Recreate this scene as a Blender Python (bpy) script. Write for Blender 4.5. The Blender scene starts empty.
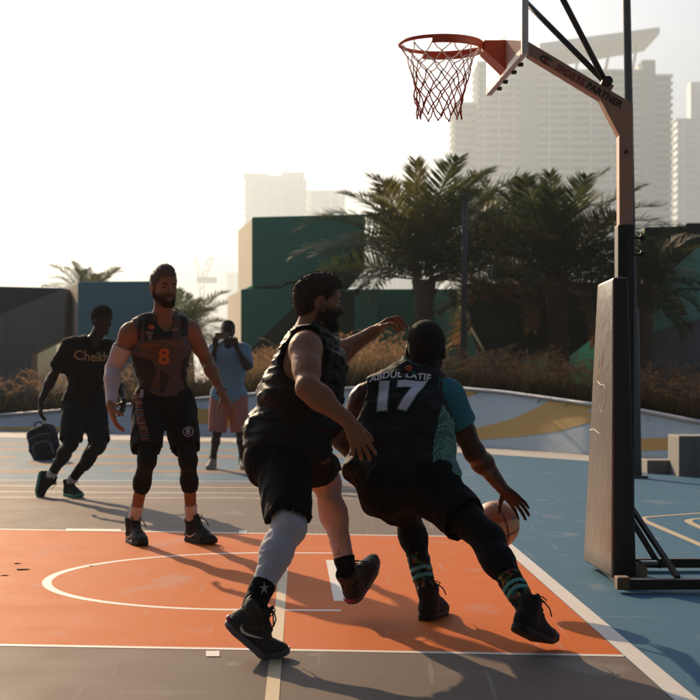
import bpy, bmesh, math, random
import numpy as np
from mathutils import Vector, Matrix
from mathutils.bvhtree import BVHTree

random.seed(7)
RNG = np.random.default_rng(11)
scene = bpy.context.scene
COL = scene.collection

# ------------------------------------------------------------------ camera
# camera stands at x=0, y=0, eye height 1.15 m, looking along +Y; FPX is its focal length in pixels of the 700 px photograph
FPX, EYE, HORIZON = 1547.0, 1.15, 372.0
cam_data = bpy.data.cameras.new('camera')
cam_data.sensor_width = 36.0
cam_data.lens = FPX / 700.0 * 36.0
cam_data.shift_y = (HORIZON - 350.0) / 700.0
cam_data.clip_start = 0.05
cam_data.clip_end = 6000.0
cam_data.dof.use_dof = True
cam_data.dof.focus_distance = 7.6
cam_data.dof.aperture_fstop = 6.0
cam = bpy.data.objects.new('camera', cam_data)
cam.location = (0, 0, EYE)
cam.rotation_euler = (math.radians(90), 0, 0)
COL.objects.link(cam)
scene.camera = cam

# ------------------------------------------------------------------ sky, sun, exposure
SUN_AZ, SUN_EL = math.radians(-24.0), math.radians(22.0)     # azimuth from +Y, negative = to the left
world = bpy.data.worlds.new('World')
scene.world = world
world.use_nodes = True
wn = world.node_tree
sky = wn.nodes.new('ShaderNodeTexSky')
sky.sky_type = 'NISHITA'
sky.sun_disc = False
sky.sun_elevation = SUN_EL
sky.sun_rotation = SUN_AZ
sky.air_density = 1.0
sky.dust_density = 10.0
sky.ozone_density = 6.0
wn.links.new(sky.outputs['Color'], wn.nodes['Background'].inputs['Color'])
wn.nodes['Background'].inputs['Strength'].default_value = 0.09
sun_data = bpy.data.lights.new('sun', 'SUN')
sun_data.energy = 5.0
sun_data.angle = math.radians(0.6)
sun_data.color = (1.0, 0.71, 0.42)
sun = bpy.data.objects.new('sun', sun_data)
sdir = Vector((math.sin(SUN_AZ) * math.cos(SUN_EL), math.cos(SUN_AZ) * math.cos(SUN_EL), math.sin(SUN_EL)))
sun.rotation_euler = sdir.to_track_quat('Z', 'Y').to_euler()
sun.location = (-20, 40, 30)
COL.objects.link(sun)
scene.view_settings.view_transform = 'Standard'
scene.view_settings.look = 'None'
scene.view_settings.gamma = 1.0
scene.view_settings.use_curve_mapping = False
scene.view_settings.exposure = 0.45
scene.cycles.use_denoising = True
scene.cycles.max_bounces = 6
scene.cycles.transparent_max_bounces = 24
scene.cycles.volume_bounces = 1

# ------------------------------------------------------------------ helpers
def P(px, py, d):
    """point at depth d metres that lies d metres ahead; px,py measured on the photograph"""
    return Vector(((px - 350.0) * d / FPX, d, EYE - (py - HORIZON) * d / FPX))

def G(px, py, z=0.0):
    d = (EYE - z) * FPX / (py - HORIZON)
    return Vector(((px - 350.0) * d / FPX, d, z))

def tag(o, label=None, cat=None, group=None, kind=None):
    if label: o['label'] = label
    if cat: o['category'] = cat
    if group: o['group'] = group
    if kind: o['kind'] = kind
    return o

def empty(name, loc=(0, 0, 0), label=None, cat=None, group=None):
    o = bpy.data.objects.new(name, None)
    o.empty_display_size = 0.2
    o.location = loc
    COL.objects.link(o)
    return tag(o, label, cat, group)

def world_loc(o):
    v = Vector((0, 0, 0))
    while o is not None:
        v = v + o.location
        o = o.parent
    return v

def link_mesh(name, me, mat, parent=None):
    o = bpy.data.objects.new(name, me)
    if mat is not None:
        if len(me.materials): me.materials.clear()
        for m in (mat if isinstance(mat, (list, tuple)) else [mat]):
            me.materials.append(m)
    COL.objects.link(o)
    if parent is not None:
        o.parent = parent
        o.location = -world_loc(parent)
    return o

def mesh_from(name, verts, faces, mat, parent=None, smooth=False):
    me = bpy.data.meshes.new(name)
    me.from_pydata([tuple(v) for v in verts], [], [tuple(f) for f in faces])
    me.update()
    if smooth:
        me.polygons.foreach_set('use_smooth', [True] * len(me.polygons))
    return link_mesh(name, me, mat, parent)

class MB:
    """collects shapes into one mesh"""
    def __init__(self):
        self.v, self.f, self.mi, self.cur = [], [], [], 0
    def add(self, vs, fs):
        n = len(self.v)
        self.v += [Vector(v) for v in vs]
        self.f += [tuple(i + n for i in f) for f in fs]
        self.mi += [self.cur] * len(fs)
        return self
    def box(self, lo, hi):
        (a, b, c), (d, e, f) = lo, hi
        return self.add([(a,b,c),(d,b,c),(d,e,c),(a,e,c),(a,b,f),(d,b,f),(d,e,f),(a,e,f)],
                        [(0,3,2,1),(4,5,6,7),(0,1,5,4),(1,2,6,5),(2,3,7,6),(3,0,4,7)])
    def obox(self, c, ax, ay, az, hx, hy, hz):
        c, ax, ay, az = Vector(c), Vector(ax).normalized(), Vector(ay).normalized(), Vector(az).normalized()
        vs = [c + ax*hx*i + ay*hy*j + az*hz*k for k in (-1,1) for (i,j) in ((-1,-1),(1,-1),(1,1),(-1,1))]
        return self.add(vs, [(0,3,2,1),(4,5,6,7),(0,1,5,4),(1,2,6,5),(2,3,7,6),(3,0,4,7)])
    def bar(self, a, b, w, h, up=(0,0,1)):
        a, b = Vector(a), Vector(b)
        d = (b - a); L = d.length; d.normalize()
        s = d.cross(Vector(up)); s.normalize()
        u = s.cross(d)
        return self.obox((a + b) / 2, d, s, u, L / 2, w / 2, h / 2)
    def tube(self, pts, r, n=10, cap=True):
        pts = [Vector(p) for p in pts]
        rs = r if isinstance(r, (list, tuple)) else [r] * len(pts)
        base = len(self.v); vs = []; fs = []
        prev = None
        for i, p in enumerate(pts):
            t = (pts[min(i+1, len(pts)-1)] - pts[max(i-1, 0)]).normalized()
            if prev is None:
                ref = Vector((0,0,1)) if abs(t.z) < .9 else Vector((1,0,0))
                s = t.cross(ref).normalized()
            else:
                s = (prev - t * prev.dot(t)).normalized()
            prev = s
            u = t.cross(s)
            for k in range(n):
                a = 2*math.pi*k/n
                vs.append(p + (s*math.cos(a) + u*math.sin(a))*rs[i])
        for i in range(len(pts)-1):
            for k in range(n):
                fs.append((i*n+k, i*n+(k+1)%n, (i+1)*n+(k+1)%n, (i+1)*n+k))
        if cap:
            fs.append(tuple(range(n-1,-1,-1))); fs.append(tuple((len(pts)-1)*n+k for k in range(n)))
        return self.add(vs, fs)
    def prism(self, poly, d):
        """closed polygon (list of 3-D points, planar) swept by vector d"""
        d = Vector(d); n = len(poly)
        vs = [Vector(p) for p in poly] + [Vector(p) + d for p in poly]
        fs = [tuple(range(n)), tuple(range(2*n-1, n-1, -1))] + [(i, i+n, (i+1)%n+n, (i+1)%n) for i in range(n)]
        return self.add(vs, fs)
    def build(self, name, mat, parent=None, smooth=False, bevel=0.0, recalc=True):
        me = bpy.data.meshes.new(name)
        me.from_pydata([tuple(v) for v in self.v], [], self.f)
        for p, m in zip(me.polygons, self.mi): p.material_index = m
        if recalc or bevel:
            bm = bmesh.new(); bm.from_mesh(me)
            if bevel:
                bmesh.ops.bevel(bm, geom=[e for e in bm.edges if len(e.link_faces) == 2 and e.calc_face_angle(0) > .5],
                                offset=bevel, segments=2, affect='EDGES', profile=.5)
            bmesh.ops.recalc_face_normals(bm, faces=bm.faces[:])
            bm.to_mesh(me); bm.free()
        if smooth:
            me.polygons.foreach_set('use_smooth', [True] * len(me.polygons))
        me.update()
        return link_mesh(name, me, mat, parent)

# ------------------------------------------------------------------ materials
MATS = {}
def mat(name, color, rough=.7, noise=None, bump=None, metal=0.0, spec=.5, sheen=0.0, trans=0.0, attr=None, coat=0.0, emit=None):
    """principled material; noise=(scale, colour2, contrast) mottling in object space; bump=(scale, strength)"""
    if name in MATS: return MATS[name]
    m = bpy.data.materials.new(name); m.use_nodes = True
    nt = m.node_tree; N = nt.nodes; L = nt.links
    b = N['Principled BSDF']
    b.inputs['Roughness'].default_value = rough
    b.inputs['Metallic'].default_value = metal
    b.inputs['Specular IOR Level'].default_value = spec
    if sheen:
        b.inputs['Sheen Weight'].default_value = sheen
        b.inputs['Sheen Roughness'].default_value = .5
    if coat: b.inputs['Coat Weight'].default_value = coat
    tc = N.new('ShaderNodeTexCoord')
    col = None
    if attr:
        a = N.new('ShaderNodeAttribute'); a.attribute_name = attr
        col = a.outputs['Color']
    if noise:
        specs = noise if isinstance(noise, list) else [noise]
        for (sc, c2, contrast) in specs:
            n = N.new('ShaderNodeTexNoise')
            if isinstance(sc, (tuple, list)):
                mp = N.new('ShaderNodeMapping'); mp.inputs['Scale'].default_value = sc
                L.new(tc.outputs['Object'], mp.inputs['Vector']); L.new(mp.outputs['Vector'], n.inputs['Vector'])
                n.inputs['Scale'].default_value = 1.0
            else:
                L.new(tc.outputs['Object'], n.inputs['Vector']); n.inputs['Scale'].default_value = sc
            n.inputs['Detail'].default_value = 6.0; n.inputs['Roughness'].default_value = .62
            r = N.new('ShaderNodeMapRange')
            r.inputs['From Min'].default_value = .5 - contrast; r.inputs['From Max'].default_value = .5 + contrast
            L.new(n.outputs['Fac'], r.inputs['Value'])
            mx = N.new('ShaderNodeMix'); mx.data_type = 'RGBA'
            L.new(r.outputs['Result'], mx.inputs['Factor'])
            if col is None: mx.inputs['A'].default_value = (*color, 1)
            else: L.new(col, mx.inputs['A'])
            mx.inputs['B'].default_value = (*c2, 1)
            if attr and col is not None:
                mx.blend_type = 'MULTIPLY'
            col = mx.outputs['Result']
    if col is None: b.inputs['Base Color'].default_value = (*color, 1)
    else: L.new(col, b.inputs['Base Color'])
    if bump:
        n = N.new('ShaderNodeTexNoise'); n.inputs['Scale'].default_value = bump[0]; n.inputs['Detail'].default_value = 5
        L.new(tc.outputs['Object'], n.inputs['Vector'])
        bp = N.new('ShaderNodeBump'); bp.inputs['Strength'].default_value = bump[1]; bp.inputs['Distance'].default_value = bump[2] if len(bump) > 2 else .01
        L.new(n.outputs['Fac'], bp.inputs['Height']); L.new(bp.outputs['Normal'], b.inputs['Normal'])
    if trans:
        t = N.new('ShaderNodeBsdfTranslucent')
        if col is None: t.inputs['Color'].default_value = (*color, 1)
        else: L.new(col, t.inputs['Color'])
        ms = N.new('ShaderNodeMixShader'); ms.inputs['Fac'].default_value = trans
        L.new(b.outputs['BSDF'], ms.inputs[1]); L.new(t.outputs['BSDF'], ms.inputs[2])
        L.new(ms.outputs['Shader'], N['Material Output'].inputs['Surface'])
    MATS[name] = m
    return m
# ================================================================== ground and court
M_ground = mat('paving_sand', (.30, .27, .22), .85, noise=(.8, (.24, .22, .19), .2))
g = mesh_from('ground', [(-1650, -140, 0), (1650, -140, 0), (1650, 2780, 0), (-1650, 2780, 0)], [(0, 1, 2, 3)], M_ground)
tag(g, kind='structure')

def court_paint(name, c, c2, c3, rough=.66):
    """worn acrylic court paint: broad mottling, fine speckle, scuffs"""
    m = mat(name, c, rough, noise=[(.55, c2, .22), ((1.1, 9.0, 1.0), c3, .34), (70.0, tuple(x*.62 for x in c), .42), (210.0, tuple(min(1, x*1.3+.01) for x in c), .42)], bump=(420, .28, .0015))
    nt = m.node_tree; N, L = nt.nodes, nt.links
    b = N['Principled BSDF']
    src = b.inputs['Base Color'].links[0].from_socket
    tc = [n for n in N if n.type == 'TEX_COORD'][0]
    # scuff scratches: thin stretched noise threshold
    for (sx, sy, rz, th) in ((.9, 26, .5, .67), (22, 1.0, -.35, .68), (5, 5, 0, .70), (1.6, 1.1, .3, .66)):
        mp = N.new('ShaderNodeMapping'); mp.inputs['Scale'].default_value = (sx, sy, 1); mp.inputs['Rotation'].default_value = (0, 0, rz)
        L.new(tc.outputs['Object'], mp.inputs['Vector'])
        n = N.new('ShaderNodeTexNoise'); n.inputs['Scale'].default_value = 1.0; n.inputs['Detail'].default_value = 4
        L.new(mp.outputs['Vector'], n.inputs['Vector'])
        r = N.new('ShaderNodeMapRange'); r.inputs['From Min'].default_value = th - .03; r.inputs['From Max'].default_value = th + .03
        r.inputs['To Max'].default_value = .6
        L.new(n.outputs['Fac'], r.inputs['Value'])
        mx = N.new('ShaderNodeMix'); mx.data_type = 'RGBA'; mx.inputs['B'].default_value = (*[min(1, x*.6+.16) for x in c], 1)
        L.new(r.outputs['Result'], mx.inputs['Factor']); L.new(src, mx.inputs['A'])
        src = mx.outputs['Result']
    L.new(src, b.inputs['Base Color'])
    # roughness variation
    n = N.new('ShaderNodeTexNoise'); n.inputs['Scale'].default_value = 3.0; n.inputs['Detail'].default_value = 5
    L.new(tc.outputs['Object'], n.inputs['Vector'])
    r = N.new('ShaderNodeMapRange'); r.inputs['To Min'].default_value = rough - .1; r.inputs['To Max'].default_value = rough + .12
    L.new(n.outputs['Fac'], r.inputs['Value']); L.new(r.outputs['Result'], b.inputs['Roughness'])
    b.inputs['Specular IOR Level'].default_value = .05
    return m

M_blue = court_paint('court_blue', (.042, .128, .205), (.032, .108, .185), (.062, .150, .222))
M_orange = court_paint('court_orange', (.52, .108, .006), (.42, .082, .006), (.56, .145, .016))
M_taupe = court_paint('court_taupe', (.140, .108, .090), (.106, .086, .076), (.180, .138, .110))
M_rust = court_paint('court_rust', (.175, .118, .090), (.13, .115, .11), (.20, .14, .10))
M_line = mat('line_white', (.70, .68, .64), .6, noise=[(6.0, (.56, .53, .49), .3), (40.0, (.52, .48, .44), .5)], bump=(300, .2, .001))
M_tan = mat('line_tan', (.55, .42, .24), .6, noise=[(6.0, (.45, .35, .2), .3), (40.0, (.42, .33, .2), .5)], bump=(300, .2, .001))
M_concrete = mat('concrete_pale', (.42, .40, .37), .8, noise=[(1.4, (.35, .33, .30), .2), (18.0, (.38, .36, .33), .4)], bump=(60, .2, .004))

court = mesh_from('court', [(-40, -12, .001), (14, -12, .001), (14, 21.0, .001), (2.6, 24.6, .001), (-6, 28.6, .001), (-40, 33, .001)], [(0, 1, 2, 3, 4, 5)], M_blue)
tag(court, kind='structure')

def sheet(name, pts, z, m, parent=court):
    return mesh_from(name, [(p[0], p[1], z) for p in pts], [tuple(range(len(pts)))], m, parent)

def gl(px, py): v = G(px, py); return (v.x, v.y)
# court lines as they run on the ground
base_a, base_b = Vector(gl(518.3, 562.3)), Vector(gl(672.5, 700))
bdir = (base_a - base_b).normalized()                       # baseline, running away from the camera
far_a, far_b = Vector(gl(0, 529.6)), Vector(gl(468, 537))
near_a, near_b = Vector(gl(0, 645.6)), Vector(gl(623, 656.4))
def isect(p, d, q, e):
    k = ((q.x-p.x)*e.y - (q.y-p.y)*e.x) / (d.x*e.y - d.y*e.x)
    return p + d*k
far_c = isect(far_a, far_b-far_a, base_a, bdir); near_c = isect(near_a, near_b-near_a, base_a, bdir)
def left_of(a, b, X): return a + (b-a)*((X-a.x)/(b.x-a.x))
fl, nl = left_of(far_a, far_b, -6.2), left_of(near_a, near_b, -6.2)
b0 = base_a - bdir*16; b1 = base_a + bdir*6.6
# taupe half court, left of the baseline
sheet('lane_paint', [(-16, b0.y), (b0.x, b0.y), (b1.x, b1.y), (-16, 16.6)], .0018, M_taupe)
sheet('key_paint', [fl, nl, near_c, far_c], .0026, M_orange)
def line(a, b, w, m=M_line, z=.0034, name='court_line'):
    a, b = Vector(a[:2]), Vector(b[:2]); d = (b-a).normalized(); s = Vector((-d.y, d.x))*w/2
    n = max(1, int((b-a).length / .6)); 
    L_ = [a+s+(b-a)*i/n for i in range(n+1)]; R_ = [a-s+(b-a)*i/n for i in range(n+1)]
    vs = [(p.x, p.y, z) for p in L_] + [(p.x, p.y, z) for p in R_]
    return mesh_from(name, vs, [(i, n+1+i, n+2+i, i+1) for i in range(n)], m, court)
line(fl, far_c, .05); line(nl, near_c, .045)
bs = Vector((bdir.y, -bdir.x))*.045
line(b0+bs, b1+bs, .085, z=.0040)
line(fl, nl, .05)
def arc(c, r, a0, a1, w, m=M_line, z=.0034, asp=1.0, n=48):
    vs, fs = [], []
    for i in range(n+1):
        a = a0 + (a1-a0)*i/n
        for q in (r-w/2, r+w/2): vs.append((c[0]+q*math.cos(a), c[1]+q*asp*math.sin(a), z))
    for i in range(n): fs.append((2*i, 2*i+1, 2*i+3, 2*i+2))
    return mesh_from('court_line', vs, fs, m, court)
# no-charge semicircle with its two straight ends
t_end, b_end = Vector(gl(340, 553.6)), Vector(gl(341, 611))
lc = (t_end+b_end)/2; ra = (t_end-b_end).length/2
ax = Vector(gl(52, 577)).x
cx = ax + ra
arc((cx, lc.y+.02), ra, math.pi/2, 3*math.pi/2, .05)
line((cx, lc.y+.02+ra), t_end, .045); line((cx, lc.y+.02-ra), b_end, .045)
line(gl(331, 560.6), gl(340, 601.7), .062, z=.0040)
line(gl(285, 553), gl(272, 700), .05, M_tan, z=.0045); line(gl(272, 700), gl(262, 800), .05, M_tan, z=.0048)
for (x0, x1, ya, yb) in ((206, 219.5, 652, 657.5), (239, 247, 531, 534.3)):
    sheet('lane_block', [gl(x0, yb), gl(x1, yb), gl(x1, ya), gl(x0, ya)], .0052, M_line)
sheet('line_tape', [gl(66, 531.6), gl(121, 532.2), gl(121, 529.8), gl(66, 529.2)], .0052, M_line)
for (ya, yb) in ((480.0, 482.5), (485.5, 489.0), (491.5, 494.5), (497.2, 499)):
    line(gl(-60, ya), gl(415, yb), .045, M_line if ya != 497.2 else M_tan, z=.0027)
# worn rust coloured stripes painted across the far blue field
st_rng = random.Random(5)
for (ya, th) in ((443, 1.6), (449, 2.4), (456, 3.0), (464, 3.4), (472, 3.0)):
    k = 0
    x = -60
    while x < 330:
        w = st_rng.uniform(60, 150); t2 = th*st_rng.uniform(.7, 1.4); yy = ya + st_rng.uniform(-1.2, 1.2)
        sheet('field_stripe', [gl(x, yy+t2/2), gl(x+w, yy+t2/2+.6), gl(x+w*.97, yy-t2/2+.6), gl(x+w*.04, yy-t2/2)], .0018 + .0003*(k % 3), M_rust)
        x += w*st_rng.uniform(.75, 1.5); k += 1
# second court's lines on the right: nested rounded corners
def corner(tip, farp, nearp, w):
    tip, farp, nearp = Vector(gl(*tip)), Vector(gl(*farp)), Vector(gl(*nearp))
    a, b = tip+(farp-tip)*.18, tip+(nearp-tip)*.18
    pts = [farp + (farp-tip)*2, a]+[a*(1-t)**2+tip*2*t*(1-t)+b*t*t for t in [i/8 for i in range(1, 8)]]+[b, nearp+(nearp-tip)*2]
    vs, fs = [], []
    for i, p in enumerate(pts):
        d = (pts[min(i+1, len(pts)-1)]-pts[max(i-1, 0)]).normalized(); s = Vector((-d.y, d.x))*w/2
        vs += [(p.x+s.x, p.y+s.y, .0034), (p.x-s.x, p.y-s.y, .0034)]
    mesh_from('court_line', vs, [(2*i, 2*i+1, 2*i+3, 2*i+2) for i in range(len(pts)-1)], M_tan, court)
corner((637, 518), (700, 513.5), (700, 545), .06)
corner((684, 520.5), (735, 515.5), (735, 543), .06)
# gum spots and chips on the paint
M_gum = mat('gum_dark', (.03, .024, .02), 1.0, spec=0.0)
for (x, y, r) in ((17, 564, .03), (22.5, 570, .045), (5, 576, .025), (91, 566.5, .018)):
    c = G(x, y); vs = [(c.x+r*random.uniform(.6, 1.3)*math.cos(a), c.y+r*random.uniform(.6, 1.3)*math.sin(a), 0.0036) for a in [i*math.pi/4 for i in range(8)]]
    mesh_from('gum_spot', vs, [tuple(range(8))], M_gum, court)

# ================================================================== painted bank behind the court
def lerp_tab(tab, x):
    xs = [t[0] for t in tab]; ys = [t[1] for t in tab]
    return float(np.interp(x, xs, ys))
RIM = [(-200, 430), (0, 417), (100, 409), (192, 401), (270, 394.5), (340, 390.5), (400, 388.8), (454, 389.7), (503, 394), (551, 400.6), (588, 406), (642, 413), (700, 424.5), (800, 446)]
BASED = [(-200, 32), (0, 30), (250, 27.5), (450, 24.2), (588, 21.5), (700, 20.0), (800, 19.0)]
def bank_pt(x, t, lift=0.0):
    """x: column on the photograph, t: 0 foot .. 1 rim"""
    d0 = lerp_tab(BASED, x); d1 = d0 + 2.0; ry = lerp_tab(RIM, x)-HORIZON
    for _ in range(4):
        zr = EYE - ry*d1/FPX; d1 = d0 + max(.3, zr/1.35)
    d = d0 + (d1-d0)*t
    s = t
    return Vector(((x-350)*d/FPX, d, zr*s + .006 + lift))
M_bank = mat('bank_grey_paint', (.48, .58, .62), .7, noise=[(.7, (.41, .50, .54), .2), (30.0, (.44, .53, .57), .5)], bump=(120, .25, .004))
M_yellow = mat('bank_yellow_paint', (.62, .36, .07), .7, noise=[(.8, (.53, .30, .06), .22), (30.0, (.57, .33, .065), .5)], bump=(120, .25, .004))
XS = list(range(-200, 801, 10)); TS = [i/14 for i in range(15)]
vs = [bank_pt(x, t) for x in XS for t in TS]; nt_ = len(TS)
fs = [(i*nt_+k, (i+1)*nt_+k, (i+1)*nt_+k+1, i*nt_+k+1) for i in range(len(XS)-1) for k in range(nt_-1)]
bank = mesh_from('painted_bank', vs, fs, M_bank, None, True); tag(bank, kind='structure')
def bank_stripe(edge_a, edge_b, m=M_yellow):
    """stripe between two polylines given as (x, t)"""
    n = 28; vs = []
    def samp(e, k):
        u = k/n*(len(e)-1); i = min(int(u), len(e)-2); w = u-i
        return (e[i][0]*(1-w)+e[i+1][0]*w, e[i][1]*(1-w)+e[i+1][1]*w)
    W = 6
    for k in range(n+1):
        a, b = samp(edge_a, k), samp(edge_b, k)
        for q in range(W+1):
            w = q/W
            vs.append(bank_pt(a[0]*(1-w)+b[0]*w, min(1, max(0, a[1]*(1-w)+b[1]*w)), .008))
    fs = [(k*(W+1)+q, k*(W+1)+q+1, (k+1)*(W+1)+q+1, (k+1)*(W+1)+q) for k in range(n) for q in range(W)]
    mesh_from('painted_stripe', vs, fs, m, bank, True)
bank_stripe([(551, 1), (535, .78), (510, .52), (480, .34), (450, .26), (420, .22)], [(640, 1), (600, .72), (560, .40), (520, .22), (480, .12), (420, .05)])
bank_stripe([(430, 1), (400, .8), (360, .55), (320, .42)], [(480, 1), (455, .72), (410, .45), (330, .28)])
bank_stripe([(720, 1), (700, .7), (665, .48), (625, .34)], [(800, 1), (740, .5), (690, .24), (625, .10)])
bank_stripe([(150, .9), (190, .8), (240, .55), (262, .35)], [(130, .55), (180, .4), (230, .2), (262, .1)])
bank_stripe([(-40, .3), (20, .24), (80, .22), (110, .2)], [(-40, .05), (20, .04), (80, .03), (110, .02)])
# steel rim along the top edge
M_steel = mat('dull_steel', (.30, .31, .33), .45, metal=.6)
rim = MB(); rim.tube([bank_pt(x, 1, .02) for x in XS], .035, 8); rim.build('bank_rim', M_steel, bank, True)
# pale concrete strip between court and bank
vs = []
for x in XS:
    d0 = lerp_tab(BASED, x)
    for d in (d0-2.6, d0+.25): vs.append(((x-350)*d0/FPX + (0 if d > d0 else .4), d, .0016 if d < d0 else .0017))
strip = mesh_from('concrete_strip', vs, [(2*i, 2*i+2, 2*i+3, 2*i+1) for i in range(len(XS)-1)], M_concrete); tag(strip, kind='structure')
# planting terrace behind the rim
M_soil = mat('soil', (.10, .075, .05), .95, noise=(3.0, (.07, .05, .035), .3), bump=(12, .6, .03))
vs = []
for x in XS:
    a = bank_pt(x, 1, -.03); b = Vector(((x-350)*37.2/FPX, 37.2, max(a.z, .25)))
    vs += [a, b]
bed = mesh_from('planting_bed', vs, [(2*i, 2*i+2, 2*i+3, 2*i+1) for i in range(len(XS)-1)], M_soil); tag(bed, kind='structure')

# ================================================================== ornamental grass (uncountable)
def grass_field():
    r = np.random.default_rng(3)
    V, F, C = [], [], []
    n0 = 0
    def ribbon(pts, w0, w1, col):
        nonlocal n0
        k = len(pts)
        side = np.array([math.cos(r.uniform(0, 3.14)), math.sin(r.uniform(0, 3.14))*.5, 0])
        for i, p in enumerate(pts):
            w = w0 + (w1-w0)*i/(k-1)
            V.append(p-side*w); V.append(p+side*w); C.append(col); C.append(col)
        for i in range(k-1): F.append((n0+2*i, n0+2*i+1, n0+2*i+3, n0+2*i+2))
        n0 += 2*k
    for cl in range(1500):
        x = r.uniform(-160, 780); back = r.uniform(.15, 4.2) if cl < 1000 else r.uniform(3.5, 11.0)
        a = bank_pt(x, 1, 0)
        c = np.array([(x-350)*(a.y+back)/FPX, a.y+back, a.z-.05])
        h = r.uniform(.38, .62)*(1.0 if 240 < x < 430 else (.92 if x < 235 else .76))
        if x < 150: h *= 1.0
        g_ = r.uniform(.75, 1.2)*(.55 if x > 440 else 1)  # blades, stems and plumes on the right darkened: wall shade put into colour
        for b in range(26):
            az = r.uniform(0, 6.283); lean = r.uniform(.1, .65)*h
            hh = h*r.uniform(.55, 1.05)
            pts = [c + np.array([math.cos(az)*lean*t**1.7 + r.normal(0, .01), math.sin(az)*lean*t**1.7, hh*(t - .38*t**3*min(1, lean/h*1.4))]) + np.array([r.normal(0, .10), r.normal(0, .10), 0])*(1 if t == 0 else 0) for t in (0, .35, .7, 1)]
            pts[0] = c + np.array([r.normal(0, .09), r.normal(0, .09), 0])
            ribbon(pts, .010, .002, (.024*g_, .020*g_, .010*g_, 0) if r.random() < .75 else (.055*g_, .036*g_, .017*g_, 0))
        npl = r.integers(2, 6) if 240 < x < 440 else (r.integers(1, 4) if x < 160 or x > 440 else r.integers(0, 3))
        for b in range(npl):
            az = r.uniform(0, 6.283); lean = r.uniform(.12, .5); hh = h*r.uniform(1.0, 1.55)
            st = [c + np.array([math.cos(az)*lean*t**2, math.sin(az)*lean*t**2, hh*t]) for t in (0, .4, .75, 1)]
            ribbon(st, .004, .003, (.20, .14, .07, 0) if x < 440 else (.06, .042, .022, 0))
            d = st[-1]-st[-2]; d /= np.linalg.norm(d)
            L = r.uniform(.18, .30)
            tw = r.uniform(.8, 1.15)
            for q in range(34):
                t = r.random(); p = st[-1] + d*L*t + np.array([math.cos(az)*.10*t*t, math.sin(az)*.10*t*t, -.07*t*t])
                rad = .030*math.sin(math.pi*min(1, t*.85+.12))+.006
                o = r.normal(0, 1, 3); o /= np.linalg.norm(o)
                e = p + o*rad + d*.035
                s = np.cross(o, d); s = s/(np.linalg.norm(s)+1e-6)*.004
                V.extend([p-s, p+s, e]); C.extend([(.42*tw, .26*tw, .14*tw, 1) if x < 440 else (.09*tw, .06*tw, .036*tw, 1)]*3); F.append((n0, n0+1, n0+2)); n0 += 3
    me = bpy.data.meshes.new('ornamental_grass')
    me.from_pydata([tuple(v) for v in V], [], F)
    at = me.color_attributes.new('col', 'FLOAT_COLOR', 'POINT')
    at.data.foreach_set('color', np.array([(c[0], c[1], c[2], 1) for c in C], dtype=np.float32).ravel())
    m = mat('grass_dry', (.1, .1, .1), .8, attr='col', trans=.4, spec=.1)
    o = link_mesh('ornamental_grass', me, m)
    tag(o, 'dry fountain grass with feathery golden plumes growing behind the painted bank', 'grass', kind='stuff')
grass_field()

# ================================================================== block walls
def paint(name, c, k=.86):
    return mat(name, c, .75, noise=[(.5, tuple(x*k for x in c), .25), ((6, 6, .7), tuple(x*(k-.06) for x in c), .3), (9.0, tuple(x*.93 for x in c), .4)], bump=(40, .25, .006))
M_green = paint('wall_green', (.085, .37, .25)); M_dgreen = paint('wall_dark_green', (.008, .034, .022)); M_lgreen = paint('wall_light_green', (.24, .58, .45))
M_teal = paint('wall_teal', (.15, .38, .44)); M_greyw = mat('wall_board_concrete', (.26, .27, .27), .8, noise=[(.6, (.21, .22, .22), .2), ((7, 7, .5), (.17, .175, .175), .28)], bump=(30, .3, .01))
M_navy = paint('wall_slate', (.05, .075, .10)); M_cream = paint('wall_cream', (.58, .50, .38), .92)
def wall_block(name, poly, D, sweep, m, label, side_mat=None, paints=(), cat='wall'):
    """block whose front outline is given on the photograph at depth D; sweep: how its body runs back"""
    pts = [P(x, y, D) for x, y in poly]
    root = empty(name, (sum(p.x for p in pts)/len(pts), D, 0), label, cat)
    mb = MB(); mb.prism(pts, sweep)
    if side_mat is not None:
        n = len(pts)
        for k, f in enumerate(mb.f):
            if k >= 2:
                a, b = pts[k-2], pts[(k-2+1) % n]
                if abs(a.x-b.x) < .25 and (a.x+b.x)/2 < min(p.x for p in pts)+.3: mb.mi[k] = 1
    mb.build('block', [m, side_mat] if side_mat is not None else m, root, bevel=.03)
    for pp, pm in paints:
        q = MB(); q.prism([P(x, y, D)+Vector((0, -.006, 0)) for x, y in pp], (0, .004, 0)); q.build('painted_panel', pm, root)
    return root
wall_block('stacked_block', [(252, 217), (365, 214), (365, 270), (348, 289.5), (330, 282.5), (288, 282), (282.5, 286.3), (252, 286.3)], 38, (-.6, 3.5, 0), M_green,
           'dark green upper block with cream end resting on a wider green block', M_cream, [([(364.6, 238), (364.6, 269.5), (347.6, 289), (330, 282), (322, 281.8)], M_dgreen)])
wall_block('stacked_block', [(241, 289), (282.5, 288.7), (289, 284.2), (329, 284.5), (347, 291.5), (355, 291.5), (355, 424), (241, 424)], 37.9, (-.62, 3.7, 0), M_green,
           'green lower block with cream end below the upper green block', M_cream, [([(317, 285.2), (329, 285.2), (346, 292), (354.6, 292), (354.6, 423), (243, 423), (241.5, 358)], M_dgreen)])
wall_block('garden_wall', [(340, 289), (640, 289), (640, 424), (340, 424)], 41, (0, .6, 0), M_lgreen, 'long low light green wall running behind the two palms', None,
           [([(377, 290), (414, 290), (414, 423), (377, 423)], M_green)])
wall_block('wedge_block', [(463, 283), (517, 283), (517, 342), (486, 354), (466, 308)], 37, (0, 2.0, 0), M_dgreen, 'dark green wedge block with slanted underside beside the slim lamp post')
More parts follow.
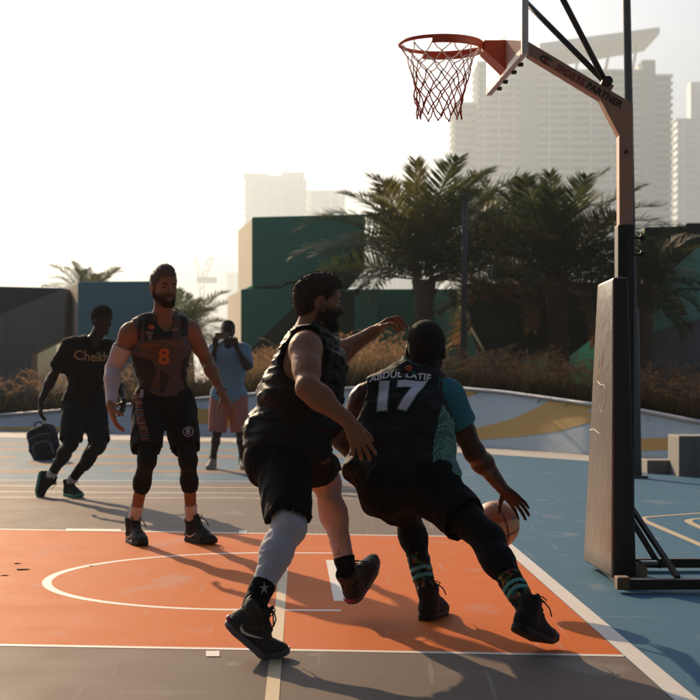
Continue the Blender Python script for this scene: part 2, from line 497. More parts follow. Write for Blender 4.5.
wall_block('wedge_block', [(519, 282), (617, 282), (617, 320), (566, 359), (519, 359)], 37.4, (0, 2.0, 0), M_dgreen, 'wide dark green wedge block behind the second palm trunk')
wall_block('gap_block', [(485, 345), (512, 345), (512, 424), (485, 424)], 39.5, (-.2, .8, 0), M_cream, 'small cream block filling the bright gap below the dark green wedge')  # block put in for the white background seen through the gap
wall_block('stacked_block', [(644, 227), (684.5, 225.7), (687, 222.7), (800, 222.7), (800, 288.3), (677.6, 288.3), (674.5, 292.4), (644, 292.4)], 36, (.3, 2.6, 0), M_lgreen,
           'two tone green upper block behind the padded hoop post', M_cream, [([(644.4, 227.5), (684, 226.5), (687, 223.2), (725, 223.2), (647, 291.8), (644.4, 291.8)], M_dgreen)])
wall_block('stacked_block', [(636, 294.4), (675.5, 294.4), (678.5, 290.3), (800, 290.3), (800, 424), (636, 424)], 35.9, (.3, 3.0, 0), M_lgreen,
           'green lower block with slanted grey lower half behind the padded hoop post', M_cream, [([(637, 336), (800, 254+36), (800, 423), (637, 423)], M_greyw)])
wall_block('concrete_ramp_wall', [(-140, 283), (65, 288), (65, 337.5), (31, 353.5), (31, 424), (-140, 424)], 36.5, (0, .8, 0), M_greyw,
           'board marked grey concrete wall with slate upper triangle and slanted base', None, [([(-139, 283.6), (64, 288.4), (0, 314), (-139, 368)], M_navy)])
wall_block('teal_block', [(78, 281.6), (166, 281), (166, 424), (78, 424)], 36, (-1.15, 3.4, 0), M_teal, 'teal painted block with pale end beside the grey concrete wall', M_cream)
wall_block('gap_block', [(28, 342), (66, 342), (66, 424), (28, 424)], 40, (0, .8, 0), M_cream, 'pale low block standing for the bright gap under the slanted grey concrete wall')  # pale block in place of the lit gap below the wall

# ================================================================== concrete bench on the right
cb = empty('concrete_bench', G(690, 476), 'rough concrete bench with low kerb wall beside the blue court', 'bench')
M_rconc = mat('bench_concrete', (.30, .29, .26), .85, noise=[(2.0, (.22, .215, .19), .2), ((14, 14, 1.2), (.17, .165, .15), .26)], bump=(45, .4, .01))
a = G(679, 476.5)
mb = MB(); mb.box((a.x, a.y, -.02), (a.x+2.4, a.y+.6, .445)); mb.build('seat_block', M_rconc, cb, bevel=.012)
a = G(641, 471.5); b = G(678.5, 474.5)
mb = MB(); mb.box((a.x, b.y+.15, -.02), (b.x-.004, b.y+.55, .15)); mb.build('kerb_wall', M_rconc, cb, bevel=.01)

# ================================================================== poles
M_polegrey = mat('pole_grey_paint', (.11, .115, .12), .5, noise=(8, (.085, .09, .095), .3))
fp_ = empty('floodlight_pole', G(636, 478), 'tall slim grey floodlight pole standing behind the hoop post', 'pole')
c = G(636, 478); top = Vector((c.x-.16, c.y, 8.2))
def on(z): return c + (top-c)*(z/8.2)
mb = MB(); mb.tube([on(0), on(1.78), on(1.84)], [.064, .064, .05], 20); mb.build('pole_sleeve', M_polegrey, fp_, True)
mb = MB(); mb.tube([on(1.84), on(8.2)], [.047, .040], 20); mb.build('pole', M_polegrey, fp_, True)
mb = MB(); mb.tube([on(0)+Vector((0, 0, .004)), on(0)+Vector((0, 0, .03))], .13, 20); mb.build('base_plate', M_polegrey, fp_)
mb = MB(); mb.obox(on(8.2)+Vector((-.25, 0, .1)), (1, 0, -.3), (0, 1, 0), (.3, 0, 1), .35, .2, .05); mb.build('lamp_head', M_polegrey, fp_, bevel=.02)
lp = empty('lamp_post', P(463, 360, 33), 'slim grey lamp post with small flat head between the palms', 'lamp post')
lo, hi = P(463, 385, 33), P(465, 199, 33)
mb = MB(); mb.tube([lo, hi], [.075, .06], 14); mb.build('pole', M_polegrey, lp, True)
mb = MB(); mb.tube([hi, hi+Vector((0, 0, .06)), hi+Vector((0, 0, .10))], [.09, .15, .14], 16); mb.build('lamp_head', M_polegrey, lp)

# ================================================================== palms
M_frond = [mat('palm_frond_%s' % k, c, .6, noise=(2.5, c2, .3), trans=.36, spec=.25) for k, c, c2 in (
    ('green', (.070, .090, .030), (.05, .07, .022)), ('olive', (.12, .115, .035), (.085, .085, .026)), ('dry', (.28, .14, .04), (.20, .10, .03)))]
M_rachis = mat('palm_rachis', (.14, .12, .05), .6)
M_trunk = mat('palm_trunk_bark', (.15, .10, .065), .9, noise=[(9.0, (.10, .065, .04), .25), (40.0, (.19, .14, .09), .4)], bump=(30, .8, .03))
def frond_mesh(seed, L=3.1, droop=.55, nleaf=66):
    r = np.random.default_rng(seed)
    V, F, MI = [], [], []
    def quad(a, b, c_, d, mi):
        n = len(V); V.extend([a, b, c_, d]); F.append((n, n+1, n+2, n+3)); MI.append(mi)
    K = 14; pts = []
    ang = 0.0; p = np.array([0., 0., 0.])
    for i in range(K+1):
        pts.append(p.copy()); t = i/K
        ang -= droop*(.25+1.6*t*t)/K*1.6
        p = p + np.array([math.cos(ang), 0, math.sin(ang)])*L/K
    pts = np.array(pts)
    def at(t):
        u = t*K; i = min(int(u), K-1); w = u-i
        d = pts[i+1]-pts[i]
        return pts[i]*(1-w)+pts[i+1]*w, d/np.linalg.norm(d)
    for i in range(K):
        w0, w1 = .028*(1-i/K)+.005, .028*(1-(i+1)/K)+.005
        y = np.array([0, 1, 0]); z = np.array([0, 0, 1])
        quad(pts[i]-y*w0, pts[i]+y*w0, pts[i+1]+y*w1, pts[i+1]-y*w1, 1)
        quad(pts[i]-z*w0*.7, pts[i]+z*w0*.7, pts[i+1]+z*w1*.7, pts[i+1]-z*w1*.7, 1)
    for k in range(nleaf):
        t = .13 + .87*(k/(nleaf-1))
        p, d = at(min(t, .999))
        up = np.array([-d[2], 0, d[0]])
        ll = (.60*math.sin(math.pi*(.18+.74*t))**.8)*r.uniform(.85, 1.12) + .06
        for s in (-1, 1):
            fwd = .42 + .72*t + r.normal(0, .08)
            dirv = np.array([0, s, 0])*math.cos(fwd*.85) + d*math.sin(fwd*.85) + up*r.uniform(-.05, .55)
            dirv /= np.linalg.norm(dirv)
            mid = p + dirv*ll*.5; tip = p + dirv*ll + np.array([0, 0, -1])*ll*r.uniform(.0, .2)
            wv = np.cross(dirv, up+np.array([0, s*.3, 0])); wv /= np.linalg.norm(wv); wv *= .019
            n = len(V); V.extend([p-wv*.5, p+wv*.5, mid+wv, mid-wv, tip])
            F.append((n, n+1, n+2, n+3)); MI.append(0); F.append((n+3, n+2, n+4)); MI.append(0)
    me = bpy.data.meshes.new('frond')
    me.from_pydata([tuple(v) for v in V], [], F)
    me.polygons.foreach_set('material_index', MI)
    return me
FROND = {}
for kind in range(3):
    for sd in range(3):
        me = frond_mesh(100+sd*7+kind, droop=(.80, .95, 1.15)[sd])
        me.materials.append(M_frond[kind]); me.materials.append(M_rachis)
        FROND[(kind, sd)] = me
def palm(base, crown, sc, label, seed, n=52, trunk_r=.24, lo_el=-18, detail=True):
    r = random.Random(seed)
    base, crown = Vector(base), Vector(crown)
    root = empty('palm_tree', base, label, 'palm tree', 'date palms behind the court')
    mb = MB(); H = (crown-base).length
    K = 9; ring = max(3, int(H/.16))
    axis = (crown-base)
    mb.tube([base+axis*t/8 for t in range(9)], [trunk_r*(1.12-.10*t/8) if t < 7 else trunk_r*(1.05+.22*(t-6)) for t in range(9)], 14)
    # old leaf bases as small wedges in spiral
    if detail:
        for i in range(ring):
            z = i/ring
            for k in range(K):
                a = 2*math.pi*(k+.5*(i % 2))/K + i*.13
                o = Vector((math.cos(a), math.sin(a), 0)); rr = trunk_r*(1.06-.08*z) + (.05 if z > .8 else 0)
                c_ = base+axis*z+o*rr
                s = Vector((-o.y, o.x, 0))*.07
                mb.add([c_-s, c_+s, c_+s*.8+o*.05+Vector((0, 0, .14)), c_-s*.8+o*.05+Vector((0, 0, .14)), c_+o*.01+Vector((0, 0, .15))], [(0, 1, 2, 3), (3, 2, 4)])
    mb.build('trunk', M_trunk, root, recalc=False)
    for i in range(n):
        u = (i+.5)/n
        el = math.radians(lo_el + (82-lo_el)*u**1.0) + r.uniform(-.08, .08)
        az = i*2.39996 + r.uniform(-.25, .25)
        sd = 0 if el > 1.0 else (1 if el > .45 else 2)
        if r.random() < .2: sd = r.randrange(3)
        kind = 2 if (el < .15 and r.random() < .6) else (1 if r.random() < .35 else 0)
        o = bpy.data.objects.new('frond', FROND[(kind, sd)])
        COL.objects.link(o); o.parent = root
        o.location = crown - base + Vector((math.cos(az), math.sin(az), 0))*trunk_r*.6 + Vector((0, 0, .25*u*sc))
        o.rotation_euler = Matrix.Rotation(az, 3, 'Z').to_4x4().to_3x3() @ Matrix.Rotation(-el, 3, 'Y') @ Matrix.Rotation(r.uniform(-.5, .5), 3, 'X') if False else (Matrix.Rotation(az, 3, 'Z') @ Matrix.Rotation(-el, 3, 'Y') @ Matrix.Rotation(r.uniform(-.6, .6), 3, 'X')).to_euler()
        s = sc*r.uniform(.82, 1.12)*(.85 if el > 1.2 else 1)
        o.scale = (s, s, s)
    return root
palm(P(425, 385, 35), P(424, 280, 35), 1.0, 'date palm with arching fronds standing beside the stacked green blocks', 1, 46, trunk_r=.19, lo_el=6)
palm(P(560, 385, 35.5), P(556, 286, 35.5), .98, 'bushy date palm between the lamp post and the hoop post', 2, 54, trunk_r=.20, lo_el=-4)
palm(P(642, 392, 34), P(644, 288, 34), .50, 'small date palm in front of the two tone green block', 3, 34, .18, lo_el=0)
palm(P(90, 385, 62), P(90, 304, 62), .62, 'palm crown rising above the teal block', 4, 34, .3, lo_el=-5, detail=False)
palm(P(188, 385, 52), P(186, 334, 52), .60, 'low palm behind the stacked block seen beside the distant crane', 5, 34, .22, lo_el=-10, detail=False)
palm(P(515, 385, 40), P(502, 262, 40), .9, 'tall date palm half hidden behind the lamp post', 6, 28, .18, lo_el=12)

# ================================================================== distant towers
M_tglass = mat('tower_glass', (.06, .085, .095), .3, noise=(.05, (.045, .06, .07), .2), spec=.4)
M_tslab = mat('tower_slab', (.56, .58, .58), .7, noise=(.08, (.44, .43, .41), .2))
M_tcore = mat('tower_core', (.14, .16, .17), .6, noise=(.05, (.2, .21, .22), .2))
def tower_wing(root, x0, x1, ytop, D, depth, mglass, slab_out=.9, floor=3.4, skew=0.0, fins=0, rail=True, mslab=None):
    mslab = mslab or M_tslab
    a, b = P(x0, ytop, D), P(x1, ytop, D)
    H = a.z
    mb = MB(); q = D/730.; floor *= q; depth *= q; mb.box((a.x+.9*q, D+.9*q, 0), (b.x-.9*q, D+depth, H)); mb.build('wing', mglass, root)
    n = int(H/floor)
    sm = MB(); w = (b.x-a.x)/2
    sm.box((-w, -.5*q, -.22*q), (w, depth*.98, .22*q))
    if rail: sm.box((-w+.05, -.45*q, .22*q), (w-.05, -.33*q, 1.15*q))
    first = None
    for k in range(n):
        z = H - .3*q - k*floor
        if z < 20: break
        if first is None:
            first = sm.build('floor_slab', mslab, root); base_loc = first.location.copy()
            o = first
        else:
            o = bpy.data.objects.new('floor_slab', first.data); COL.objects.link(o); o.parent = root
        o.location = base_loc + Vector(((a.x+b.x)/2, D+.48*q, z))
    for k in range(fins):
        x = a.x + (b.x-a.x)*(k+.5)/fins
        fm = MB(); fm.box((x-.45*q, D-.25*q, 0), (x+.45*q, D+1.4*q, H-.6*q)); fm.build('fin', mslab, root)
D1 = 1300; KT = D1/730.
tw = empty('apartment_tower', P(560, 385, D1)*1.0, 'tall hazy apartment tower with banded balconies and a flying roof', 'tower')
tw.location.z = 0
tower_wing(tw, 453, 478, 104, D1+25, 30, M_tglass, fins=0)
tower_wing(tw, 477, 521, 63, D1+6, 34, M_tglass, fins=3)
mb = MB(); a, b = P(520.5, 56, D1+4), P(539, 56, D1+4); mb.box((a.x, a.y, 0), (b.x, a.y+50, a.z)); mb.build('core', M_tcore, tw)
tower_wing(tw, 539, 642, 71, D1, 34, M_tglass, fins=5)
mb = MB(); a, b = P(642.5, 60, D1-3), P(655.5, 60, D1-3); mb.box((a.x, a.y, 0), (b.x, a.y+50, a.z)); mb.build('core', M_tcore, tw)
tower_wing(tw, 655, 673, 76, D1+8, 26, M_tglass)
# flying roof slab on struts
A = [P(622, 36, D1-6), P(654, 38.5, D1+2), P(654, 42, D1+40), P(538, 54, D1+44), P(538, 57, D1+2), P(560, 60, D1-6)]
zr = P(600, 46, D1).z
roof = MB(); poly = [(P(536, 0, D1).x, D1-24), (P(654, 0, D1).x, D1-24), (P(654, 0, D1).x, D1+46), (P(536, 0, D1).x, D1+70)]
roof.prism([(x, y, P(x*FPX/D1+350, 56-(x*FPX/D1+350-536)*.135, D1).z) for x, y in poly], (0, 0, 5.6)); roof.build('flying_roof', M_tslab, tw)
for x in (545, 575, 605, 632):
    a = P(x, 73, D1+3); b = P(x+5, 57-(x-536)*.13, D1+3)
    mb = MB(); mb.tube([a, b], 1.2, 8); mb.build('roof_strut', M_tslab, tw)
M_fglass = mat('far_glass_hazed', (.42, .46, .48), .4)  # glass and slabs paler than the near tower's: haze fade put into colour
M_fslab = mat('far_slab_hazed', (.62, .62, .60), .7)
def far_tower(label, x0, x1, ytop, D, steps=(), floor=3.6, group=None):
    a, b = P(x0, ytop, D), P(x1, ytop, D)
    root = empty('distant_tower', ((a.x+b.x)/2, D, 0), label, 'tower')
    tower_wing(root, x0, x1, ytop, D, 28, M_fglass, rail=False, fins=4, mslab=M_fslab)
    for (u0, u1, dy) in steps:
        mb = MB(); p, q = P(x0+(x1-x0)*u0, ytop-dy, D+3), P(x0+(x1-x0)*u1, ytop-dy, D+3)
        mb.box((p.x, p.y, a.z-.3), (q.x, p.y+18, p.z)); mb.build('roof_box', M_fslab, root)
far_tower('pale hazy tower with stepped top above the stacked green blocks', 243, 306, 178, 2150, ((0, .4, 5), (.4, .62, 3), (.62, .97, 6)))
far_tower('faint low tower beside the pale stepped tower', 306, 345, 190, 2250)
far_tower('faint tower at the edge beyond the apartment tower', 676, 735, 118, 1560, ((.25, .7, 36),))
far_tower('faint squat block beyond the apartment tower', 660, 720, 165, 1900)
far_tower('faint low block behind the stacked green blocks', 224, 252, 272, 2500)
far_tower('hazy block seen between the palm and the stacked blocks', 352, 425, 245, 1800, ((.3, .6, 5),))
# tower crane
ck = empty('tower_crane', P(201, 385, 1900), 'faint luffing tower crane standing in the haze', 'crane'); ck.location.z = 0
M_crane = mat('crane_grey', (.06, .06, .06), .6)
def lattice(a, b, w, name):
    a, b = Vector(a), Vector(b); mb = MB(); d = (b-a).normalized(); s = d.cross(Vector((0, 1, 0))).normalized()*w; u = Vector((0, w, 0))
    n = max(3, int((b-a).length/(w*2.4)))
    for i in (-1, 1):
        for k in (-1, 1): mb.tube([a+s*i+u*k, b+s*i*.7+u*k*.7], w*.16, 5)
    for i in range(n):
        p, q = a+(b-a)*i/n, a+(b-a)*(i+1)/n; f = 1 if i % 2 else -1
        mb.tube([p+s*f-u, q-s*f-u], w*.11, 5); mb.tube([p+s*f+u, q-s*f+u], w*.11, 5)
    mb.build(name, M_crane, ck)
lattice(P(202, 372, 1900), P(202, 284, 1900), 3.6, 'mast'); lattice(P(203, 280, 1900), P(212, 256, 1900), 3.0, 'jib'); lattice(P(201, 280, 1900), P(195, 258, 1900), 2.4, 'back_frame')
mb = MB(); a = P(197, 283, 1900); b = P(217, 277, 1900); mb.box((a.x, 1897, a.z), (b.x, 1905, b.z)); mb.build('counterweight', M_crane, ck)

# ================================================================== unseen dark block added behind the camera to cut rear sky fill
def sky_blocker():
    root = empty('rear_sky_blocker', (0, -30, 0), 'unseen dark block added behind the camera to block the rear sky', 'blocker')
    Mo = mat('blocker_cladding', (.035, .038, .042), .7, noise=(.4, (.028, .03, .033), .2), spec=.2); Mg = mat('blocker_glass', (.012, .015, .018), .35, spec=.25)
    mb = MB(); mb.box((-60, -48, 0), (60, -30, 46)); mb.build('wall', Mo, root)
    first = None
    for k in range(12):
        for i in range(24):
            if first is None:
                mb = MB(); mb.box((-2.0, -29.97, -1.2), (2.0, -29.92, 1.2)); first = mb.build('blocker_window', Mg, root); l0 = first.location.copy(); o = first
            else:
                o = bpy.data.objects.new('blocker_window', first.data); COL.objects.link(o); o.parent = root
            o.location = l0 + Vector((-57.5+i*5, 0, 2.6+k*3.7))
    mb = MB(); mb.box((-60.4, -48.4, 46), (60.4, -29.6, 47.2)); mb.build('roof', Mo, root)
sky_blocker()

# ================================================================== haze
def haze_box():
    mb = MB(); mb.box((-1700, -160, -1), (1700, 2850, 300))
    m = bpy.data.materials.new('haze_air'); m.use_nodes = True
    nt = m.node_tree
    nt.nodes.remove(nt.nodes['Principled BSDF'])
    v = nt.nodes.new('ShaderNodeVolumePrincipled')
    v.inputs['Color'].default_value = (.74, .87, .98, 1)
    v.inputs['Density'].default_value = .00028
    v.inputs['Anisotropy'].default_value = .5
    nt.links.new(v.outputs['Volume'], nt.nodes['Material Output'].inputs['Volume'])
    o = mb.build('haze', m); tag(o, 'pale haze filling the air over the whole place', 'haze', kind='stuff')
haze_box()

# ================================================================== basketball hoop
def hoop():
    base = G(620, 588)
    root = empty('basketball_hoop', (base.x, base.y, 0), 'portable basketball hoop with orange rim, red net and worn padded post', 'hoop')
    M_or = mat('rim_orange', (.52, .07, .022), .42, noise=(20, (.40, .05, .018), .3), spec=.5)
    M_post = mat('post_bronze', (.40, .235, .165), .5, noise=[(3.0, (.32, .185, .13), .25), ((30, 30, 3), (.44, .27, .19), .35)])
    M_blk = mat('black_steel', (.012, .012, .013), .55, noise=(12, (.02, .018, .0034), .3))
    M_board = mat('board_frame', (.66, .67, .67), .45, noise=(10, (.56, .57, .57), .3))
    M_pad = mat('pad_vinyl', (.12, .082, .058), .34, noise=[(4.0, (.060, .045, .036), .18), ((22, 22, 3.0), (.21, .14, .095), .24), ((60, 60, 9), (.05, .04, .033), .2)], bump=(9, .30, .02))
    M_padside = mat('pad_black', (.01, .01, .011), .6)
    D = 8.75                                     # depth of hoop centre line
    yx = Vector((-.07, 1, 0)).normalized()       # direction along the board (away from camera)
    fx = Vector((-1, -.07, 0)).normalized()      # direction in which the hoop faces
    rc = P(441, 44.5, 8.98)                      # rim centre
    zR = rc.z
    # rim ring
    mb = MB(); R = .2286
    ring = [rc + Vector((math.cos(a)*R, math.sin(a)*R, 0)) for a in [2*math.pi*i/64 for i in range(64)]]
    n = 10; vs, fs = [], []
    for i in range(64):
        o = Vector((math.cos(2*math.pi*i/64), math.sin(2*math.pi*i/64), 0))
        for k in range(n):
            b = 2*math.pi*k/n; vs.append(rc + o*(R+.011+.0105*math.cos(b)) + Vector((0, 0, .0105*math.sin(b))))
    for i in range(64):
        for k in range(n): fs.append((i*n+k, ((i+1) % 64)*n+k, ((i+1) % 64)*n+(k+1) % n, i*n+(k+1) % n))
    rim = mesh_from('rim', vs, fs, M_or, root, True)
    # reinforcing half ring below, on the board side
    mb = MB()
    seg = [rc + fx*-(R+.016)*math.cos(a) + yx*(R+.016)*math.sin(a) + Vector((0, 0, -.022)) for a in np.linspace(-1.9, 1.9, 34)]
    for i in range(len(seg)-1): mb.bar(seg[i], seg[i+1], .007, .034)
    mb.build('rim_brace', M_or, rim)
    # net hooks
    for i in range(12):
        a = 2*math.pi*(i+.5)/12; o = Vector((math.cos(a), math.sin(a), 0)); q = rc+o*(R+.002)+Vector((0, 0, -.012))
        h = MB(); h.tube([q+Vector((0, 0, .004)), q+Vector((0, 0, -.014)), q+o*-.008+Vector((0, 0, -.018)), q+o*-.013+Vector((0, 0, -.010))], .0028, 6); h.build('net_hook', M_or, rim, True)
    # mounting bracket: tapered box from ring to board
    bx = P(500, 50, D+.23); board_x = (P(526, 50, 8.41)+P(490, 90, 9.63))/2
    bc = Vector((board_x.x, rc.y, zR)) ; plate = rc + fx*-(bc-rc).length
    mb = MB(); s0, s1 = .085, .10
    p0 = rc - fx*(R+.01); p1 = plate + fx*.02
    up = Vector((0, 0, 1))
    vs = [p0-yx*s0+up*.012, p0+yx*s0+up*.012, p1+yx*s1+up*.012, p1-yx*s1+up*.012, p0-yx*s0-up*.045, p0+yx*s0-up*.045, p1+yx*s1-up*.16, p1-yx*s1-up*.16]
    mb.add(vs, [(0, 1, 2, 3), (4, 7, 6, 5), (0, 4, 5, 1), (1, 5, 6, 2), (2, 6, 7, 3), (3, 7, 4, 0)])
    mb.build('rim_bracket', M_or, root, bevel=.004)
    mb = MB(); mb.obox(p1-fx*.004-up*.06, fx, yx, up, .006, .12, .115); mb.build('mounting_plate', M_or, root, bevel=.003)
    # net: 12 loops, diamond cords
    M_netw = mat('net_white', (.80, .76, .70), .8); M_netr = mat('net_red', (.36, .04, .03), .8)
    rows = 7; NL = .40
    def nr(t): return R*(1-.50*t**.62) + .012*t*t
    rr = random.Random(4); jit = {}
    def npt(row, k):
        t = row/rows; k2 = (k % 24)
        if (row, k2) not in jit: jit[(row, k2)] = (rr.uniform(-.05, .05), rr.uniform(-.008, .008), rr.uniform(-.008, .010))
        ja, jr, jz = jit[(row, k2)] if row else (0, 0, 0)
        a = 2*math.pi*(k2+.5*0)/24 + ja + math.pi/12
        rad = nr(t) + jr
        return rc + Vector((math.cos(a)*rad, math.sin(a)*rad, -.022 - NL*(t**1.06) + jz)) + Vector((-.012, 0, 0))*t
    net = empty('net', rc); net.parent = root; net.location = rc - world_loc(root)
    for m_, r0, r1 in ((M_netw, 0, 3), (M_netr, 3, rows)):
        mb = MB()
        for row in range(r0, r1):
            for k in range(12):
                for s in (-1, 1):
                    a = npt(row, 2*k + (row % 2)); b = npt(row+1, 2*k + (row % 2) + s)
                    m1 = (a+b)/2 + Vector((rr.uniform(-.006, .006), rr.uniform(-.006, .006), -.006))
                    mb.tube([a, m1, b], .0036 if row < 3 else .0038, 5, cap=False)
        for row in range(max(1, r0), r1+1):
            for k in range(12):
                a = npt(row, 2*k + (row % 2)); mb.obox(a, (1, 0, 0), (0, 1, 0), (0, 0, 1), .005, .005, .006)
        mb.build('net_cord', m_, net, True)
    # backboard
    nb = P(524.5, 50, 8.41); fb = P(489.5, 91, 9.63)
    z0 = (nb.z+fb.z)/2; z1 = z0 + .98; tk = .035
    by = Vector((fb.x-nb.x, fb.y-nb.y, 0)).normalized(); bn = Vector((by.y, -by.x, 0))       # bn faces away from the hoop (+x)
    nb.z = fb.z = z0; W = (fb-nb).length
    board = empty('backboard', nb); board.parent = root; board.location = nb - world_loc(root)
    M_gl = mat('board_white', (.80, .80, .78), .12, coat=1.0)
    def frame(a, b, w, h, name='board_frame_bar'):
        q = MB(); q.bar(a, b, w, h, up=bn); q.build(name, M_board, board, bevel=.003)
    V0 = Vector((0, 0, 1))
    frame(nb+by*.04, fb-by*.04, .05, tk); frame(nb+V0*.98+by*.04, fb+V0*.98-by*.04, .05, tk)
    frame(nb-V0*.025, nb+V0*1.005, .05, tk); frame(fb-V0*.025, fb+V0*1.005, .05, tk)
    q = MB(); q.obox((nb+fb)/2+V0*.49, by, V0, bn, W/2-.012, .478, .0178); q.build('board_panel', M_gl, board)
    for u in (.2, .38, .62, .8):
        p = nb + by*W*u; q = MB(); q.obox(p-V0*.030+bn*.022, by, V0, bn, .016, .010, .014); q.build('clamp', M_blk, board, bevel=.003)
    # arm beam and gusset
    ty = Vector((0, 1, 0))
    hw = .05
    top_r = P(631.5, 105, D); bot = [P(527, 43, D), P(631.5, 105, D), P(631.5, 226, D), P(618, 226, D), P(617.7, 136.6, D), P(598.6, 100, D), P(527, 56.5, D)]
    mb = MB(); mb.prism([p-ty*hw for p in bot], ty*hw*2)
    arm = mb.build('arm', M_post, root, bevel=.006)
    q = MB(); pe = P(630, 106, D); 
    # bolt holes and joint line
    for (x, y) in ((626, 152), (622, 231)):
        q = MB(); p = P(x, y, D-hw-.004); q.tube([p, p+Vector((0, -.012, 0))], .011, 10); q.build('bolt', M_blk, arm)
    # brace rods to the board
    pv = P(606, 83, D-.02)
    M_rod = mat('rod_dark', (.02, .03, .03), .35, noise=(6, (.04, .035, .03), .3), metal=.4)
    for tgt in (nb+by*.12+V0*.72+bn*.02, fb-by*.10+V0*.72+bn*.02):
        q = MB(); q.tube([pv, tgt], .017, 12); q.build('brace_rod', M_rod, root, True)
    q = MB(); q.tube([pv+Vector((0, -.07, 0)), pv+Vector((0, .07, 0))], .028, 16); q.build('pivot', M_rod, root, True)
    q = MB(); q.obox(P(604, 90, D), (1, 0, -.59), (0, 1, 0), (.59, 0, 1), .035, .045, .04); q.build('pivot_bracket', M_post, root, bevel=.003)
    # post sleeve
    pl, pr = P(616.2, 226, D), P(631.5, 226, D)
    q = MB(); q.box((pl.x, D-.06, .05), (pr.x+.006, D+.06, pl.z)); sleeve = q.build('post', M_blk, root, bevel=.005)
    q = MB(); a, b = P(621, 243, D-.07), P(629, 262, D-.07); q.box((a.x, D-.066, P(620, 282, D).z), (a.x+.035, D-.060, P(620, 232, D).z)); q.build('height_slot', mat('slot_black', (.004, .004, .004), .7), sleeve)
    for y in (238, 254.5):
        p = P(632, y, D); q = MB(); q.tube([p, p+Vector((.045, 0, 0)), p+Vector((.05, 0, 0)), p+Vector((.07, 0, 0))], [.008, .008, .024, .020], 12); q.build('knob', M_blk, sleeve, True)
    p = P(624, 491, D-.06); q = MB(); q.tube([p, p+Vector((0, -.02, 0))], .013, 10); q.build('bolt', M_steel, sleeve)
    # pad: wedge of worn vinyl, wider towards the foot
    nA, nB = P(612.5, 277, 8.36), P(612, 586, 8.36)          # near front edge, top and foot
    fA, fB = P(597.5, 281, 9.02), P(583, 570, 9.10)          # far front edge
    zt, zb = nA.z, .035
    def quadsec(z):
        t = (zt-z)/(zt-zb)
        n_ = nA.lerp(nB, t); f_ = fA.lerp(fB, t); n_.z = f_.z = z
        thick = Vector((.085+.05*t, .0, 0))
        return [n_, f_, f_+thick, n_+thick]
    rows_ = 14; grid = []
    for i in range(rows_+1):
        z = zt + (zb-zt)*i/rows_
        grid.append(quadsec(z))
    vs, fs = [], []
    for g4 in grid: vs += g4
    for i in range(rows_):
        for k in range(4): fs.append((i*4+k, i*4+(k+1) % 4, (i+1)*4+(k+1) % 4, (i+1)*4+k))
    fs += [(0, 1, 2, 3), tuple(rows_*4+k for k in (3, 2, 1, 0))]
    me = bpy.data.meshes.new('post_pad'); me.from_pydata([tuple(v) for v in vs], [], fs)
    bm = bmesh.new(); bm.from_mesh(me)
    bmesh.ops.recalc_face_normals(bm, faces=bm.faces[:])
    bmesh.ops.bevel(bm, geom=[e for e in bm.edges if len(e.link_faces) == 2 and e.calc_face_angle(0) > .5], offset=.018, segments=3, affect='EDGES', profile=.5)
    bm.normal_update()
    for f in bm.faces:
        f.smooth = True; f.material_index = 1 if f.normal.y < -.75 or f.normal.x > .5 else 0
    bm.to_mesh(me); bm.free()
    pad = link_mesh('post_pad', me, [M_pad, M_padside], root)
    # scribbled chalk marks on the pad face
    M_chalk = mat('chalk', (.72, .68, .62), .8)
    def on_pad(u, py):
        """u across the face from far (0) to near (1) edge, py height on the photograph"""
        t = (py-277)/(586-277.); n_ = nA.lerp(nB, t); f_ = fA.lerp(fB, t)
        z = zt + (zb-zt)*t; p = f_.lerp(n_, u); p.z = z
        return p + Vector((-.0012, -.0003, 0))
    for ln in ([(.5, 347), (.52, 360), (.45, 372), (.30, 376), (.26, 384), (.42, 388), (.62, 388), (.72, 394), (.70, 405), (.60, 414), (.5, 417), (.44, 412), (.42, 408)],
               [(.36, 360), (.30, 372), (.26, 381), (.3, 390), (.5, 391)],
               [(.0, 439), (.2, 437), (.4, 440), (.6, 440)], [(.35, 479), (.42, 477)]):
        q = MB(); q.tube([on_pad(u, y) for u, y in ln], .0022, 5); q.build('scribble', M_chalk, pad, True)
    # base frame: two rails, ballast box, braces, caster
    zf = .055
    near, farr = G(615, 590).y, G(600, 566).y
    for (yy, x0) in ((8.06, P(620, 0, 8.06).x-.02), (8.95, 1.50)):
        q = MB(); q.box((x0, yy-.03, .020), (3.6, yy+.03, .072)); q.build('base_rail', M_blk, root, bevel=.004)
    q = MB(); q.box((1.43, 8.16, .012), (1.56, 9.0, .05)); q.build('foot_plate', M_blk, root, bevel=.003)
    q = MB(); q.box((1.385, 8.015, .02), (1.45, 8.105, .085)); q.build('end_cap', mat('rust_block', (.16, .09, .05), .7), root, bevel=.004)
    q = MB(); q.box((3.0, 7.9, .03), (3.9, 9.1, .42)); q.build('ballast_box', M_blk, root, bevel=.03)
    for (a, b) in (((631, 507, 8.70), (678, 576, 8.10)), ((631, 519, 8.78), (660, 565, 8.93))):
        q = MB(); q.bar(P(*a), P(b[0], b[1]+2, b[2]), .026, .026); q.build('diagonal_brace', M_blk, root, bevel=.003)
    q = MB(); q.box((1.52, 8.55, .06), (1.575, 8.85, .16)); q.build('post_shoe', M_blk, root, bevel=.004)
    wc = P(638, 572, 8.42); q = MB(); q.tube([wc+Vector((0, -.018, 0)), wc+Vector((0, .018, 0))], .052, 22); wheel = q.build('caster_wheel', mat('caster_cream', (.38, .30, .20), .6), root, bevel=.006)
    q = MB(); q.tube([wc+Vector((0, -.022, 0)), wc+Vector((0, .022, 0))], .018, 12); q.build('hub', M_steel, wheel)
